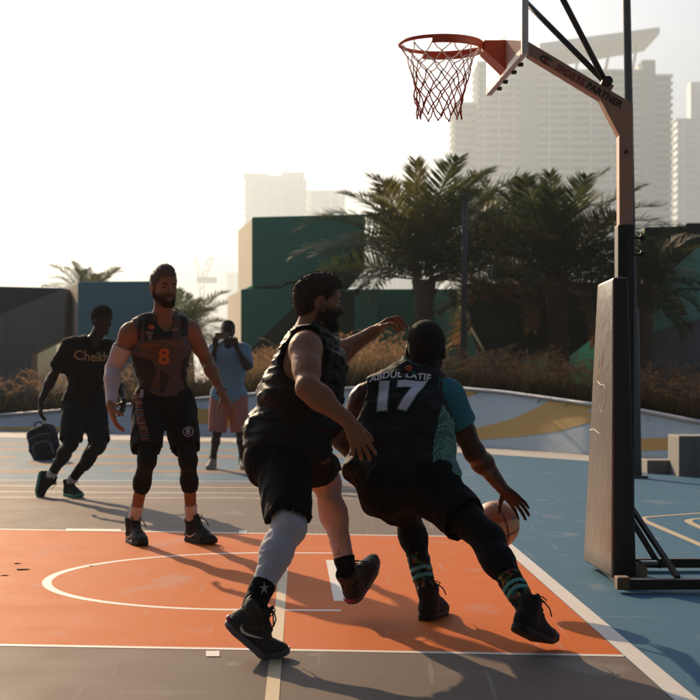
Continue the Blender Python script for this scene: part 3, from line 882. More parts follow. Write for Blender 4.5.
    q = MB(); q.bar(P(640, 562.5, 8.42), P(657, 562.5, 8.42), .06, .018); q.build('caster_plate', M_steel, root, bevel=.002)
    # oil-stained grime patch under the pad
    # lettering on the arm
    dirv = (P(631.5, 105, D)-P(527, 43, D)).normalized(); upv = Vector((-dirv.z, 0, dirv.x)); 
    if upv.z < 0: upv = -upv
    def arm_text(s, px, py, size, color):
        cu = bpy.data.curves.new('lettering', 'FONT'); cu.body = s; cu.size = size; cu.offset = .0022; cu.align_x = 'LEFT'
        tmp = bpy.data.objects.new('tmp', cu); COL.objects.link(tmp)
        me = bpy.data.meshes.new_from_object(tmp.evaluated_get(bpy.context.evaluated_depsgraph_get()))
        bpy.data.objects.remove(tmp)
        o0 = P(px, py, D-hw-.003)
        for v in me.vertices: v.co = o0 + dirv*v.co.x + upv*v.co.y
        link_mesh('lettering', me, color, arm)
    M_redink = mat('ink_red', (.25, .035, .03), .6); M_blkink = mat('ink_black', (.012, .012, .012), .6)
    arm_text('SPORTS', 554.6, 69.2, .0535, M_redink); arm_text('PARTNER', 585.2, 87.4, .0535, M_blkink)
    # ringed swoosh emblem left of the words
    lc_ = P(546.5, 60.6, D-hw-.003)
    def em(f, a0, a1, r0, r1, m_, n=18, dz=0):
        vs, fs = [], []
        for i in range(n+1):
            a = a0+(a1-a0)*i/n; w = math.sin(math.pi*i/n)*f+.0025
            for s in (-1, 1): vs.append(lc_ + dirv*((r0+s*w)*math.cos(a)) + upv*((r1+s*w)*math.sin(a)) + Vector((0, dz, 0)))
        for i in range(n): fs.append((2*i, 2*i+1, 2*i+3, 2*i+2))
        mesh_from('emblem', vs, fs, m_, arm)
    em(.003, .3, 5.6, .036, .018, M_blkink); em(.004, 0, 6.28, .010, .011, M_redink, dz=-.001)
    return root
hoop()

# ================================================================== backpack
# ================================================================== figures: implicit bodies meshed with surface nets
NZ = np.random.default_rng(21).random((32, 32, 32)).astype(np.float32)
def vnoise(p):
    i = np.floor(p).astype(np.int64); f = (p - i).astype(np.float32); f = f*f*(3-2*f); i &= 31; j = (i+1) & 31
    x0, y0, z0 = i[..., 0], i[..., 1], i[..., 2]; x1, y1, z1 = j[..., 0], j[..., 1], j[..., 2]
    fx, fy, fz = f[..., 0], f[..., 1], f[..., 2]
    a = NZ[x0, y0, z0]*(1-fx)+NZ[x1, y0, z0]*fx; b = NZ[x0, y1, z0]*(1-fx)+NZ[x1, y1, z0]*fx
    c = NZ[x0, y0, z1]*(1-fx)+NZ[x1, y0, z1]*fx; d = NZ[x0, y1, z1]*(1-fx)+NZ[x1, y1, z1]*fx
    return (a*(1-fy)+b*fy)*(1-fz) + (c*(1-fy)+d*fy)*fz - .5

A3 = lambda v: np.array(v, dtype=np.float64)
def unit(v): v = A3(v); return v/np.linalg.norm(v)
def axes(x, y, z): return np.stack([unit(x), unit(y), unit(z)], 0)      # rows: local axes in world

class Cone:
    def __init__(s, a, b, ra, rb, cut=None):
        s.a, s.b, s.ra, s.rb, s.cut = A3(a), A3(b), ra, rb, cut
        r = max(ra, rb); s.lo = np.minimum(s.a, s.b)-r; s.hi = np.maximum(s.a, s.b)+r
    def grow(s, e, e2=None): return Cone(s.a, s.b, s.ra+e, s.rb+(e if e2 is None else e2), s.cut)
    def __call__(s, p):
        ba = s.b-s.a; L2 = ba@ba; q = p-s.a
        t = np.clip(q@ba/L2, 0, 1)
        d = np.linalg.norm(q-t[..., None]*ba, axis=-1) - (s.ra+(s.rb-s.ra)*t)
        if s.cut is not None:                                            # flat end at b
            d = np.maximum(d, (p-s.b)@(ba/math.sqrt(L2) if s.cut is True else s.cut))
        return d
class Ell:
    def __init__(s, c, r, R=None):
        s.c, s.r, s.R = A3(c), A3(r), (np.eye(3) if R is None else R)
        m = max(r); s.lo = s.c-m; s.hi = s.c+m
    def grow(s, e, e2=None): return Ell(s.c, s.r+e, s.R)
    def __call__(s, p):
        q = (p-s.c)@s.R.T; k0 = np.linalg.norm(q/s.r, axis=-1); k1 = np.linalg.norm(q/(s.r*s.r), axis=-1)
        return k0*(k0-1)/np.maximum(k1, 1e-6)
class Box:
    def __init__(s, c, h, R=None, rd=.01):
        s.c, s.h, s.R, s.rd = A3(c), A3(h), (np.eye(3) if R is None else R), rd
        m = np.linalg.norm(s.h); s.lo = s.c-m; s.hi = s.c+m
    def grow(s, e, e2=None): return Box(s.c, s.h+e, s.R, s.rd)
    def __call__(s, p):
        q = np.abs((p-s.c)@s.R.T)-s.h+s.rd
        return np.linalg.norm(np.maximum(q, 0), axis=-1)+np.minimum(q.max(-1), 0)-s.rd
class Half:
    """half space: inside where (p-o).n < 0"""
    def __init__(s, o, n): s.o, s.n = A3(o), unit(n); s.lo = s.hi = None
    def __call__(s, p): return (p-s.o)@s.n

class Solid:
    def __init__(s): s.ops = []; s.disps = []
    def u(s, prim, k=.02): s.ops.append(('u', prim, k)); return s
    def us(s, prims, k=.02):
        for q in prims: s.u(q, k)
        return s
    def sub(s, prim, k=.006): s.ops.append(('s', prim, k)); return s
    def keep(s, prim, k=.002): s.ops.append(('i', prim, k)); return s
    def disp(s, amp, scale, off=0.0, ridge=False): s.ops.append(('d', (amp, A3(scale) if not np.isscalar(scale) else A3([scale]*3), off, ridge), 0)); return s
    def ev(s, P_, blocks=None):
        d = np.full(P_.shape[:-1], 10.0)
        for op, f, k in s.ops:
            if op == 'd':
                amp, sc, off, ridge = f
                if ridge:
                    w = P_ + .05*np.stack([vnoise(P_*7+off), vnoise(P_*7+off+9.1), vnoise(P_*7+off+4.7)], -1)
                    d = d + amp*(np.abs(vnoise(w*sc+off))*2.4-.4)
                else: d = d + amp*vnoise(P_*sc+off)
                continue
            sel = slice(None)
            if blocks is not None and f.lo is not None and op != 'i':
                m = .07+k
                ok = np.all((blocks[1] > f.lo-m) & (blocks[0] < f.hi+m), axis=-1)
                if not ok.any(): continue
                sel = ok
            v = f(P_[sel]); c = d[sel]
            if op == 'u':
                h = np.clip(.5+.5*(c-v)/k, 0, 1); r = c*(1-h)+v*h-k*h*(1-h)
            elif op == 's':
                h = np.clip(.5-.5*(c+v)/k, 0, 1); r = c*(1-h)+(-v)*h+k*h*(1-h)
            else:
                h = np.clip(.5-.5*(c-v)/k, 0, 1); r = c*(1-h)+v*h+k*h*(1-h) if False else np.maximum(c, v)
            d[sel] = r
        return d
    def mesh(s, vox):
        los = [f.lo for op, f, k in s.ops if op == 'u']; his = [f.hi for op, f, k in s.ops if op == 'u']
        lo = np.min(los, 0)-.03; hi = np.max(his, 0)+.03
        B = 8; nb = np.ceil((hi-lo)/(vox*B)).astype(int)+1; bs = vox*B
        gi = np.stack(np.meshgrid(*[np.arange(n) for n in nb], indexing='ij'), -1)
        cen = lo+(gi+.5)*bs-.5*vox
        dc = s.ev(cen.reshape(-1, 3)).reshape(nb)
        act = np.abs(dc) < bs*1.35+.02
        ids = np.argwhere(act)
        o = np.arange(B); loc = np.stack(np.meshgrid(o, o, o, indexing='ij'), -1).reshape(-1, 3)
        pts = lo+(ids[:, None, :]*B+loc[None])*vox
        blk = (lo+ids*bs, lo+(ids+1)*bs)
        dv = s.ev(pts, blk)
        D = np.repeat(np.repeat(np.repeat(dc, B, 0), B, 1), B, 2).astype(np.float32)
        D5 = D.reshape(nb[0], B, nb[1], B, nb[2], B)
        D5[ids[:, 0], :, ids[:, 1], :, ids[:, 2], :] = dv.reshape(-1, B, B, B).astype(np.float32)
        return surface_nets(D, lo, vox)

def surface_nets(D, lo, vox):
    S = D < 0
    n = np.array(D.shape)-1
    c = np.zeros(n, np.uint8)
    offs = [(a, b, d) for a in (0, 1) for b in (0, 1) for d in (0, 1)]
    for a, b, d in offs: c += S[a:a+n[0], b:b+n[1], d:d+n[2]]
    cells = np.argwhere((c > 0) & (c < 8))
    cv = np.stack([D[cells[:, 0]+a, cells[:, 1]+b, cells[:, 2]+d] for a, b, d in offs], 1)
    acc = np.zeros((len(cells), 3)); cnt = np.zeros(len(cells))
    oa = np.array(offs, float)
    for i in range(8):
        for j in range(i+1, 8):
            if abs(oa[i]-oa[j]).sum() != 1: continue
            x = (cv[:, i] < 0) != (cv[:, j] < 0)
            t = cv[x, i]/(cv[x, i]-cv[x, j])
            acc[x] += oa[i]+(oa[j]-oa[i])*t[:, None]; cnt[x] += 1
    V = lo+(cells+acc/cnt[:, None])*vox
    vid = np.full(n, -1, np.int32); vid[cells[:, 0], cells[:, 1], cells[:, 2]] = np.arange(len(cells))
    F = []
    for ax in range(3):
        b, d = [q for q in range(3) if q != ax]
        sl0 = [slice(None)]*3; sl1 = [slice(None)]*3; sl0[ax] = slice(0, -1); sl1[ax] = slice(1, None)
        e = np.argwhere(S[tuple(sl0)] != S[tuple(sl1)])
        e = e[(e[:, b] > 0) & (e[:, d] > 0) & (e[:, b] < n[b]) & (e[:, d] < n[d])]
        flip = S[e[:, 0], e[:, 1], e[:, 2]]
        eb = np.zeros(3, int); eb[b] = 1; ed = np.zeros(3, int); ed[d] = 1
        q = [e-eb-ed, e-ed, e, e-eb]
        f = np.stack([vid[k[:, 0], k[:, 1], k[:, 2]] for k in q], 1)
        if ax == 1: flip = ~flip
        f[~flip] = f[~flip][:, ::-1]
        F.append(f)
    F = np.concatenate(F); F = F[(F >= 0).all(1)]
    return V, F

def np_mesh(name, V, F, m, parent, colors=None, smooth=True):
    me = bpy.data.meshes.new(name)
    me.vertices.add(len(V)); me.vertices.foreach_set('co', np.asarray(V, np.float32).ravel())
    k = F.shape[1]
    me.loops.add(F.size); me.loops.foreach_set('vertex_index', F.astype(np.int32).ravel())
    me.polygons.add(len(F)); me.polygons.foreach_set('loop_start', np.arange(len(F), dtype=np.int32)*k)
    me.update(calc_edges=True)
    me.polygons.foreach_set('use_smooth', np.ones(len(F), bool))
    if colors is not None:
        at = me.color_attributes.new('col', 'FLOAT_COLOR', 'POINT')
        at.data.foreach_set('color', np.concatenate([colors, np.ones((len(V), 1))], 1).astype(np.float32).ravel())
    return link_mesh(name, me, m, parent)

def smooth_verts(V, F, it=2, lam=.5):
    E = np.concatenate([F[:, [0, 1]], F[:, [1, 2]], F[:, [2, 3]], F[:, [3, 0]]])
    deg = np.bincount(E[:, 0], minlength=len(V))+np.bincount(E[:, 1], minlength=len(V))
    for _ in range(it):
        for l in (lam, -lam*1.04):
            acc = np.stack([np.bincount(E[:, 0], V[E[:, 1], k], len(V))+np.bincount(E[:, 1], V[E[:, 0], k], len(V)) for k in range(3)], 1)
            V = V+l*(acc/np.maximum(deg, 1)[:, None]-V)
    return V

def to_px(V): return np.stack([350+V[:, 0]*FPX/V[:, 1], HORIZON-(V[:, 2]-EYE)*FPX/V[:, 1]], 1)
def in_poly(pts, poly):
    x, y = pts[:, 0], pts[:, 1]; ins = np.zeros(len(pts), bool); n = len(poly)
    for i in range(n):
        (x0, y0), (x1, y1) = poly[i], poly[(i+1) % n]
        c = ((y0 > y) != (y1 > y)) & (x < (x1-x0)*(y-y0)/((y1-y0) or 1e-9)+x0); ins ^= c
    return ins

# ------------------------------------------------------------------ anatomy
def hand(S, w, dirv, tv, pn, curl=.5, s=1.0, spread=.12, thumb=.6, curls=None, tout=.75):
    """five fingers; dirv: wrist to knuckles, tv: thumb side, pn: the way the palm faces"""
    w, dirv = A3(w), unit(dirv); tv = unit(A3(tv)-dirv*(A3(tv)@dirv)); n2 = np.cross(dirv, tv); pn = n2 if n2@A3(pn) > 0 else -n2
    S.u(Ell(w+dirv*.052*s, (.036*s, .052*s, .0155*s), axes(tv, dirv, pn)), .012)
    S.u(Cone(w-dirv*.02*s, w+dirv*.03*s, .0235*s, .020*s), .02)
    offs = (.030, .010, -.0105, -.029); ln = ((.044, .027, .021), (.049, .031, .022), (.045, .029, .021), (.035, .021, .019)); kn = (.090, .095, .090, .080)
    for i in range(4):
        c = curls[i] if curls else curl*(1+.12*i)
        k0 = w+dirv*kn[i]*s+tv*offs[i]*s
        S.u(Cone(w+dirv*.02*s+tv*offs[i]*.55*s, k0, .0135*s, .0115*s), .010)
        d = unit(dirv+tv*spread*(1.5-i)); p = k0; a = 0
        for j, L in enumerate(ln[i]):
            a = c*(.62, .95, .6)[j]
            d = unit(d*math.cos(a)+pn*math.sin(a)-0*d) if j == 0 else unit(d*math.cos(a)+unit(pn-d*(pn@d))*math.sin(a))
            q = p+d*L*s
            S.u(Cone(p, q, (.0098, .0090, .0082)[j]*s, (.0090, .0082, .0070)[j]*s), .004); p = q
    d = unit(dirv*.55+tv*tout+pn*.35); p = w+dirv*.022*s+tv*.018*s
    for j, L in enumerate((.044, .034, .027)):
        q = p+d*L*s; S.u(Cone(p, q, (.0155, .0115, .0100)[j]*s, (.0115, .0100, .0078)[j]*s), .008 if j == 0 else .004); p = q
        d = unit(d+dirv*.35*thumb+pn*.30*thumb-tv*.15*thumb)

def head_frame(face, up=(0, 0, 1)):
    f = unit(face); r = unit(np.cross(f, A3(up))); u = np.cross(r, f)
    return np.stack([r, f, u], 0)                                        # rows right, forward, up
def head_prims(c, R, s):
    W = lambda x, y, z: A3(c)+(A3([x, y, z])*s)@R
    L = []
    L.append(('u', Ell(W(0, -.014, .036), A3([.0765, .097, .087])*s, R), .02))
    L.append(('u', Ell(W(0, .030, -.028), A3([.060, .062, .080])*s, R), .03))
    L.append(('u', Ell(W(0, .058, .045), A3([.055, .036, .045])*s, R), .02))
    for k in (-1, 1):
        L.append(('u', Cone(W(.052*k, .0, -.050), W(.022*k, .068, -.095), .020*s, .017*s), .022))
        L.append(('u', Ell(W(.040*k, .062, -.016), A3([.020, .022, .017])*s, R), .018))
        L.append(('u', Cone(W(.010*k, .090, .024), W(.042*k, .074, .024), .0085*s, .008*s), .012))
    L.append(('u', Cone(W(-.014, .076, -.098), W(.014, .076, -.098), .018*s, .018*s), .018))
    for k in (-1, 1): L.append(('s', Ell(W(.031*k, .098, .006), A3([.016, .016, .0105])*s, R), .010))
    L.append(('u', Cone(W(0, .086, .016), W(0, .110, -.030), .0085*s, .0125*s), .010))
    for k in (-1, 1):
        L.append(('u', Ell(W(.031*k, .077, .0165), A3([.0165, .0125, .0070])*s, R), .004)); L.append(('u', Ell(W(.031*k, .076, -.0050), A3([.0155, .0120, .0056])*s, R), .004))
    for k in (-1, 1): L.append(('u', Ell(W(.013*k, .097, -.034), A3([.009, .012, .009])*s, R), .006))
    L.append(('u', Cone(W(-.021, .084, -.060), W(.021, .084, -.060), .0085*s, .0085*s), .008)); L.append(('u', Ell(W(0, .091, -.060), A3([.016, .009, .007])*s, R), .006))
    L.append(('u', Ell(W(0, .088, -.075), A3([.019, .011, .0085])*s, R), .007))
    L.append(('s', Ell(W(0, .101, -.0675), A3([.020, .010, .0026])*s, R), .004))
    for k in (-1, 1):
        Re = axes(R[0]*.9+R[1]*.35*-k*1, R[1], R[2])
        L.append(('u', Ell(W(.077*k, -.008, -.004), A3([.010, .023, .033])*s, R), .006))
        L.append(('s', Ell(W(.088*k, -.004, -.002), A3([.007, .012, .019])*s, R), .005))
    return L, W

def build_person(cfg):
    """cfg: joints (world points), head, hands, feet; returns dictionary of grouped primitives"""
    J = {k: A3(v) for k, v in cfg['J'].items()}; s = cfg.get('s', 1.0); gx = cfg.get('girth', 1.0); gb = cfg.get('belly', 1.0)
    mid = (J['shR']+J['shL'])/2; up = unit(mid-J['pelvis']); rt = unit(J['shR']-J['shL']); rt = unit(rt-up*(rt@up)); fw = np.cross(up, rt)
    R = np.stack([rt, fw, up], 0)
    hr = unit(J['hipR']-J['hipL']); hu = unit(up-hr*(up@hr)); hf = np.cross(hu, hr); RH = np.stack([hr, hf, hu], 0)
    T = []
    chestc = mid-up*.125*s+fw*.012*s
    T.append(Ell(chestc, A3([.172*gx, .122*gx, .185])*s, R))
    T.append(Ell(mid-up*.09*s+fw*.045*s, A3([.145*gx, .085*gx, .10])*s, R))                 # pectorals
    T.append(Cone(mid+rt*.13*s, mid-rt*.13*s, .068*s, .068*s))
    bel = J['pelvis']+(mid-J['pelvis'])*.36
    T.append(Ell(bel+fw*(.015+.06*(gb-1))*s, A3([.148*gx, .112*gb, .17])*s, R))
    T.append(Ell(J['pelvis'], A3([.165*gx, .122*(gb*.5+.5), .125])*s, RH))
    for k, h in ((1, 'hipR'), (-1, 'hipL')):
        T.append(Ell(J[h]-hf*.052*s-hu*.02*s, A3([.088, .098, .105])*s*(.5+.5*gx), RH))
    for sh in ('shR', 'shL'):
        sg = 1 if sh == 'shR' else -1
        T.append(Cone(J['neck']-up*.01*s, J[sh]-rt*sg*.02*s, .048*s, .052*s))
        T.append(Ell(mid-up*.17*s+rt*sg*.105*s*gx-fw*.02*s, A3([.075, .095, .15])*s, R))     # lats
    NK = [Cone(J['neck']-up*.03*s, J['head']-A3(cfg['face'])*.02*s-A3([0, 0, .055])*s, .064*s, .058*s)]
    out = {'torso': T, 'neck': NK, 'R': R, 'RH': RH, 'mid': mid, 'J': J, 's': s}
    for sd, sg in (('R', 1), ('L', -1)):
        sh, el, wr = J['sh'+sd], J['el'+sd], J['wr'+sd]; ar = cfg.get('arm', 1.0)*s
        a = unit(el-sh); b = unit(wr-el); lu = np.linalg.norm(el-sh); lf = np.linalg.norm(wr-el)
        U = [Ell(sh+a*.035*s+rt*sg*.004, A3([.062, .062, .072])*ar, axes(np.cross(a, [0.3, 1, .2]), np.cross(a, np.cross(a, [.3, 1, .2])), a)), Cone(sh+a*.02, el, .056*ar, .040*ar), Ell(sh+a*lu*.52, A3([.052, .052, .10])*ar, axes(np.cross(a, [0.3, 1, .2]), np.cross(a, np.cross(a, [.3, 1, .2])), a))]
        Fq = [Cone(el, el+b*lf*.28, .041*ar, .045*ar), Cone(el+b*lf*.28, wr, .044*ar, .0255*ar)]
        hp, kn, an = J['hip'+sd], J['kn'+sd], J['an'+sd]; lg = cfg.get('leg', 1.0)*s
        c = unit(kn-hp); d = unit(an-kn); lt = np.linalg.norm(kn-hp); ls = np.linalg.norm(an-kn)
        kf = unit(hf-d*(hf@d)+1e-6)                                                         # knee-forward direction
        bend = np.cross(c, d)
        if np.linalg.norm(c-d) > .12: kf = unit((c-d)-((c+d)/2)*((c-d)@((c+d)/2)))
        Th = [Cone(hp, hp+c*lt*.45, .090*lg, .082*lg), Cone(hp+c*lt*.45, kn, .080*lg, .056*lg)]
        Sh = [Ell(kn+kf*.012*lg, A3([.050, .052, .062])*lg, axes(np.cross(kf, d), kf, d)), Cone(kn, kn+d*ls*.32, .052*lg, .054*lg), Cone(kn+d*ls*.32, an, .050*lg, .034*lg), Ell(kn+d*ls*.28-kf*.020*lg, A3([.046, .044, .105])*lg, axes(np.cross(kf, d), kf, d))]
        out['U'+sd], out['F'+sd], out['T'+sd], out['S'+sd] = U, Fq, Th, Sh
        out['kf'+sd] = kf
    return out

def limb_sleeve(prims, e, o0, n0, o1=None, n1=None, k=.02, disp=None):
    S = Solid().us([p.grow(e) for p in prims], k)
    S.keep(Half(o0, n0))
    if o1 is not None: S.keep(Half(o1, n1))
    if disp: S.disp(*disp)
    return S

# ------------------------------------------------------------------ shoes (built once in their own space, then bent and placed)
def shoe_shapes():
    U = Solid()
    U.u(Ell((0, .046, .052), (.037, .045, .056)), .02)
    U.u(Cone((0, .05, .05), (0, .20, .040), .037, .040), .02)
    U.u(Ell((.003, .20, .034), (.047, .075, .036)), .02)
    U.u(Cone((.003, .20, .034), (.003, .262, .030), .034, .030), .02)
    U.u(Cone((0, .066, .075), (0, .058, .140), .043, .050), .02)
    U.u(Cone((0, .092, .112), (0, .185, .062), .032, .030), .02)
    U.u(Ell((0, .105, .150), (.022, .012, .032)), .012)
    U.sub(Cone((0, .058, .118), (0, .056, .19), .038, .046), .006)
    U.keep(Half((0, 0, .020), (0, 0, -1)))
    U.disp(.004, 55)
    uv = U.mesh(.0045); uv = (smooth_verts(*uv, 1), uv[1])
    class Plan:
        lo = A3([-.065, -.01, -.004]); hi = A3([.065, .32, .05])
        def __init__(s, e, z0, z1): s.e, s.z0, s.z1 = e, z0, z1
        def __call__(s, p):
            q = p.copy(); q[..., 2] = 0
            a = Cone((0, .040, 0), (.003, .200, 0), .036+s.e, .046+s.e)(q); b = Cone((.003, .200, 0), (.004, .258, 0), .046+s.e, .034+s.e)(q)
            m = Cone((0, .11, 0), (.0, .13, 0), .034+s.e, .034+s.e)(q)
            d = np.minimum(np.minimum(a, b), m); zz = p[..., 2]-.022*np.clip((p[..., 1]-.21)/.09, 0, 1)**2-.006*np.clip((.05-p[..., 1])/.05, 0, 1)
            return np.maximum(np.maximum(d, s.z0-zz), zz-s.z1)
    So = Solid().u(Plan(.004, .001, .028), .004)
    sv = So.mesh(.004); sv = (smooth_verts(*sv, 1), sv[1])
    lc = MB()
    for i in range(6):
        y = .105+.016*i; z = .146-.0165*i
        lc.tube([(-.027, y+.006, z-.012), (-.014, y, z+.006), (0, y-.003, z+.010), (.014, y, z+.006), (.027, y+.006, z-.012)], .0036, 6)
    for sg in (-1, 1):
        lc.tube([(0, .098, .160), (sg*.018, .112, .172), (sg*.035, .125, .163), (sg*.030, .120, .150), (.004*sg, .104, .156)], .003, 6)
        lc.tube([(0, .098, .160), (sg*.016, .125, .160), (sg*.040, .150, .135), (sg*.052, .160, .105)], .003, 6)
    return uv, sv, lc
SHOE = shoe_shapes()
def bend_place(V, M, mirror, bend, ball=.195):
    V = np.array(V, float).copy()
    if mirror: V[:, 0] *= -1
    if bend:
        y = V[:, 1]-ball; m = y > -.03
        w = np.clip((y+.03)/.06, 0, 1)*bend
        yy = y*np.cos(w)-(V[:, 2]-.012)*np.sin(w); zz = y*np.sin(w)+(V[:, 2]-.012)*np.cos(w)
        V[:, 1] = np.where(m, yy+ball, V[:, 1]); V[:, 2] = np.where(m, zz+.012, V[:, 2])
    return V@M[:3]+M[3]
def make_shoe(root, foot, side, mats, swoosh=None, laces=True, scale=1.0):
    """foot: dict heel, f, u (world), bend"""
    f = unit(foot['f']); u = unit(A3(foot['u'])-f*(A3(foot['u'])@f)); r = np.cross(f, u)
    M = np.concatenate([np.stack([r, f, u], 0)*scale, A3(foot['heel'])[None]], 0)
    (uv, uf), (sv, sf), lc = SHOE
    mir = side < 0
    fl = (lambda F: F[:, ::-1]) if mir else (lambda F: F)
    b = foot.get('bend', 0)
    sh = np_mesh('shoe', bend_place(uv, M, mir, b), fl(uf), mats[0], root)
    np_mesh('sole', bend_place(sv, M, mir, b), fl(sf), mats[1], sh)
    if laces:
        V = bend_place(np.array([tuple(v) for v in lc.v]), M, mir, b)
        mesh_from('lace', V, lc.f, mats[2], sh, True)
    if swoosh is not None:
        bv = BVHTree.FromPolygons([tuple(v) for v in uv], [tuple(q) for q in uf])
        up_ = [(.055, .066), (.062, .052), (.078, .044), (.100, .047), (.125, .056), (.155, .068)]; lo_ = [(.055, .066), (.058, .042), (.074, .031), (.098, .035), (.125, .048), (.155, .068)]
        for sg in (1, -1):
            vs = []
            for a, c in zip(up_, lo_):
                for q in (a, c):
                    h = bv.ray_cast(Vector((sg*.2, q[0], q[1])), Vector((-sg, 0, 0)))
                    vs.append(tuple(h[0]+Vector((sg*.0022, 0, 0))) if h[0] else (sg*.045, q[0], q[1]))
            V = bend_place(np.array(vs), M, mir, b)
            mesh_from('swoosh', V, [(2*i, 2*i+1, 2*i+3, 2*i+2) for i in range(len(up_)-1)], swoosh, sh)
    return sh
def foot_pose(heel, toe, up=(0, 0, 1), bend=0.0):
    heel, toe = A3(heel), A3(toe); f = unit(toe-heel); u = unit(A3(up)-f*(A3(up)@f))
    return {'heel': heel, 'f': f, 'u': u, 'bend': bend, 'ankle': heel+f*.058+u*.105}

# ------------------------------------------------------------------ print on cloth
def lettering(parent, bvh, text, origin, right, up, size, m, name='lettering', shear=0.0, arch=0.0, bold=.0, lift=.004, align='CENTER', xscale=1.0, spacing=1.0):
    cu = bpy.data.curves.new(name, 'FONT'); cu.body = text; cu.size = size; cu.align_x = align; cu.align_y = 'CENTER'; cu.offset = bold; cu.shear = shear; cu.space_character = spacing; cu.resolution_u = 4
    tmp = bpy.data.objects.new('tmp', cu); COL.objects.link(tmp)
    me = bpy.data.meshes.new_from_object(tmp.evaluated_get(bpy.context.evaluated_depsgraph_get())); bpy.data.objects.remove(tmp)
    bm = bmesh.new(); bm.from_mesh(me)
    bmesh.ops.triangulate(bm, faces=bm.faces[:])
    for _ in range(4):
        es = [e for e in bm.edges if e.calc_length() > size*.16]
        if not es: break
        bmesh.ops.subdivide_edges(bm, edges=es, cuts=1); bmesh.ops.triangulate(bm, faces=bm.faces[:])
    right, up = Vector(unit(right)), Vector(unit(up)); n = right.cross(up)
    o = Vector(origin)
    for v in bm.verts:
        x, y = v.co.x*xscale, v.co.y + arch*v.co.x*v.co.x
        st = o+right*x+up*y+n*.35
        h = bvh.ray_cast(st, -n)
        v.co = (h[0]+n*lift) if h[0] is not None and abs((h[0]-o).dot(n)) < .2 else o+right*x+up*y
    bm.to_mesh(me); bm.free(); me.update()
    return link_mesh(name, me, m, parent)
def decal(parent, bvh, poly, origin, right, up, m, name, lift=.004):
    """flat print shape (list of x,y) draped on cloth"""
    right, up = Vector(unit(right)), Vector(unit(up)); n = right.cross(up); o = Vector(origin)
    bm = bmesh.new(); bm.faces.new([bm.verts.new((x, y, 0)) for x, y in poly]); bmesh.ops.triangulate(bm, faces=bm.faces[:])
    for _ in range(3):
        es = [e for e in bm.edges if e.calc_length() > .012]
        if not es: break
        bmesh.ops.subdivide_edges(bm, edges=es, cuts=1); bmesh.ops.triangulate(bm, faces=bm.faces[:])
    for v in bm.verts:
        h = bvh.ray_cast(o+right*v.co.x+up*v.co.y+n*.35, -n)
        v.co = (h[0]+n*lift) if h[0] is not None and abs((h[0]-o).dot(n)) < .2 else o+right*v.co.x+up*v.co.y
    me = bpy.data.meshes.new(name); bm.to_mesh(me); bm.free()
    return link_mesh(name, me, m, parent)
def bvh_of(o):
    me = o.data; off = Vector((0, 0, 0))
    return BVHTree.FromPolygons([tuple(v.co) for v in me.vertices], [tuple(p.vertices) for p in me.polygons])

def skin_mat(name, c, rough=.58):
    m = mat(name, c, rough, noise=[(14.0, (.84, .82, .80), .3)], attr='col', bump=(240, .10, .002), spec=.18)
    b = m.node_tree.nodes['Principled BSDF']; b.inputs['Subsurface Weight'].default_value = .12; b.inputs['Subsurface Radius'].default_value = (.012, .005, .003); b.inputs['Subsurface Scale'].default_value = 1.0
    return m
def cloth_mat(name, c, rough=.9, sheen=.0, k=.85, weave=900):
    return mat(name, c, rough, noise=[(8.0, tuple(x*k for x in c), .3)], bump=(weave, .25, .0012), sheen=sheen, spec=.12)

def finish(S, vox, it=1):
    V, F = S.mesh(vox); return smooth_verts(V, F, it), F
def add_fuzz(V, F, n, L, c, w=.0011):
    """short loose hairs standing off a surface (as thin quads so that all faces keep four corners)"""
    if not n: return V, F
    r = np.random.default_rng(len(V))
    i = r.integers(0, len(V), n); p = V[i]; o = p-c; o /= np.linalg.norm(o, axis=1)[:, None]
    d = o+r.normal(0, .55, (n, 3)); d /= np.linalg.norm(d, axis=1)[:, None]
    s = np.cross(d, r.normal(0, 1, (n, 3))); s = s/np.linalg.norm(s, axis=1)[:, None]*w
    e = p+d*(L*r.uniform(.5, 1.2, n))[:, None]
    k = len(V); Q = np.stack([p-s-d*.004, p+s-d*.004, e+s*.3, e-s*.3], 1).reshape(-1, 3)
    return np.concatenate([V, Q]), np.concatenate([F, k+np.arange(4*n).reshape(n, 4)])
def make_hair(root, c, R, s, m, thick, hairline, back=-.075, noise=(.010, 70), side=.0, top=0.0, vox=.005, fuzz=5000):
    """cap of hair over the skull; hairline: forward limit above the brow, back: how low it reaches at the nape"""
    W = lambda x, y, z: A3(c)+(A3([x, y, z])*s)@R
    H = Solid(); H.u(Ell(W(0, -.014, .036), (A3([.0765, .097, .087])+thick)*s, R), .02)
    if top: H.u(Ell(W(0, .02, .085+top*.4), A3([.058, .075, .045+top])*s, R), .02)
    H.u(Ell(W(0, -.050, -.005), (A3([.062, .052, .065])+thick*.7)*s, R), .02)
    # cut away the face and everything below the nape line
    H.keep(Half(W(0, hairline, .06), R[1]*.72-R[2]*.70))
    H.keep(Half(W(0, -.03, back), -R[2]+R[1]*.25))
    for k in (-1, 1): H.sub(Ell(W(.084*k, .004, -.008), A3([.022, .026, .036])*s, R), .006)
    H.disp(noise[0], noise[1]); H.disp(noise[0]*.6, noise[1]*2.3, 7.7)
    V, F = H.mesh(vox); V, F = add_fuzz(V, F, fuzz, .006+thick*.5, A3(c)+R[2]*.02*s); np_mesh('hair', V, F, m, root)
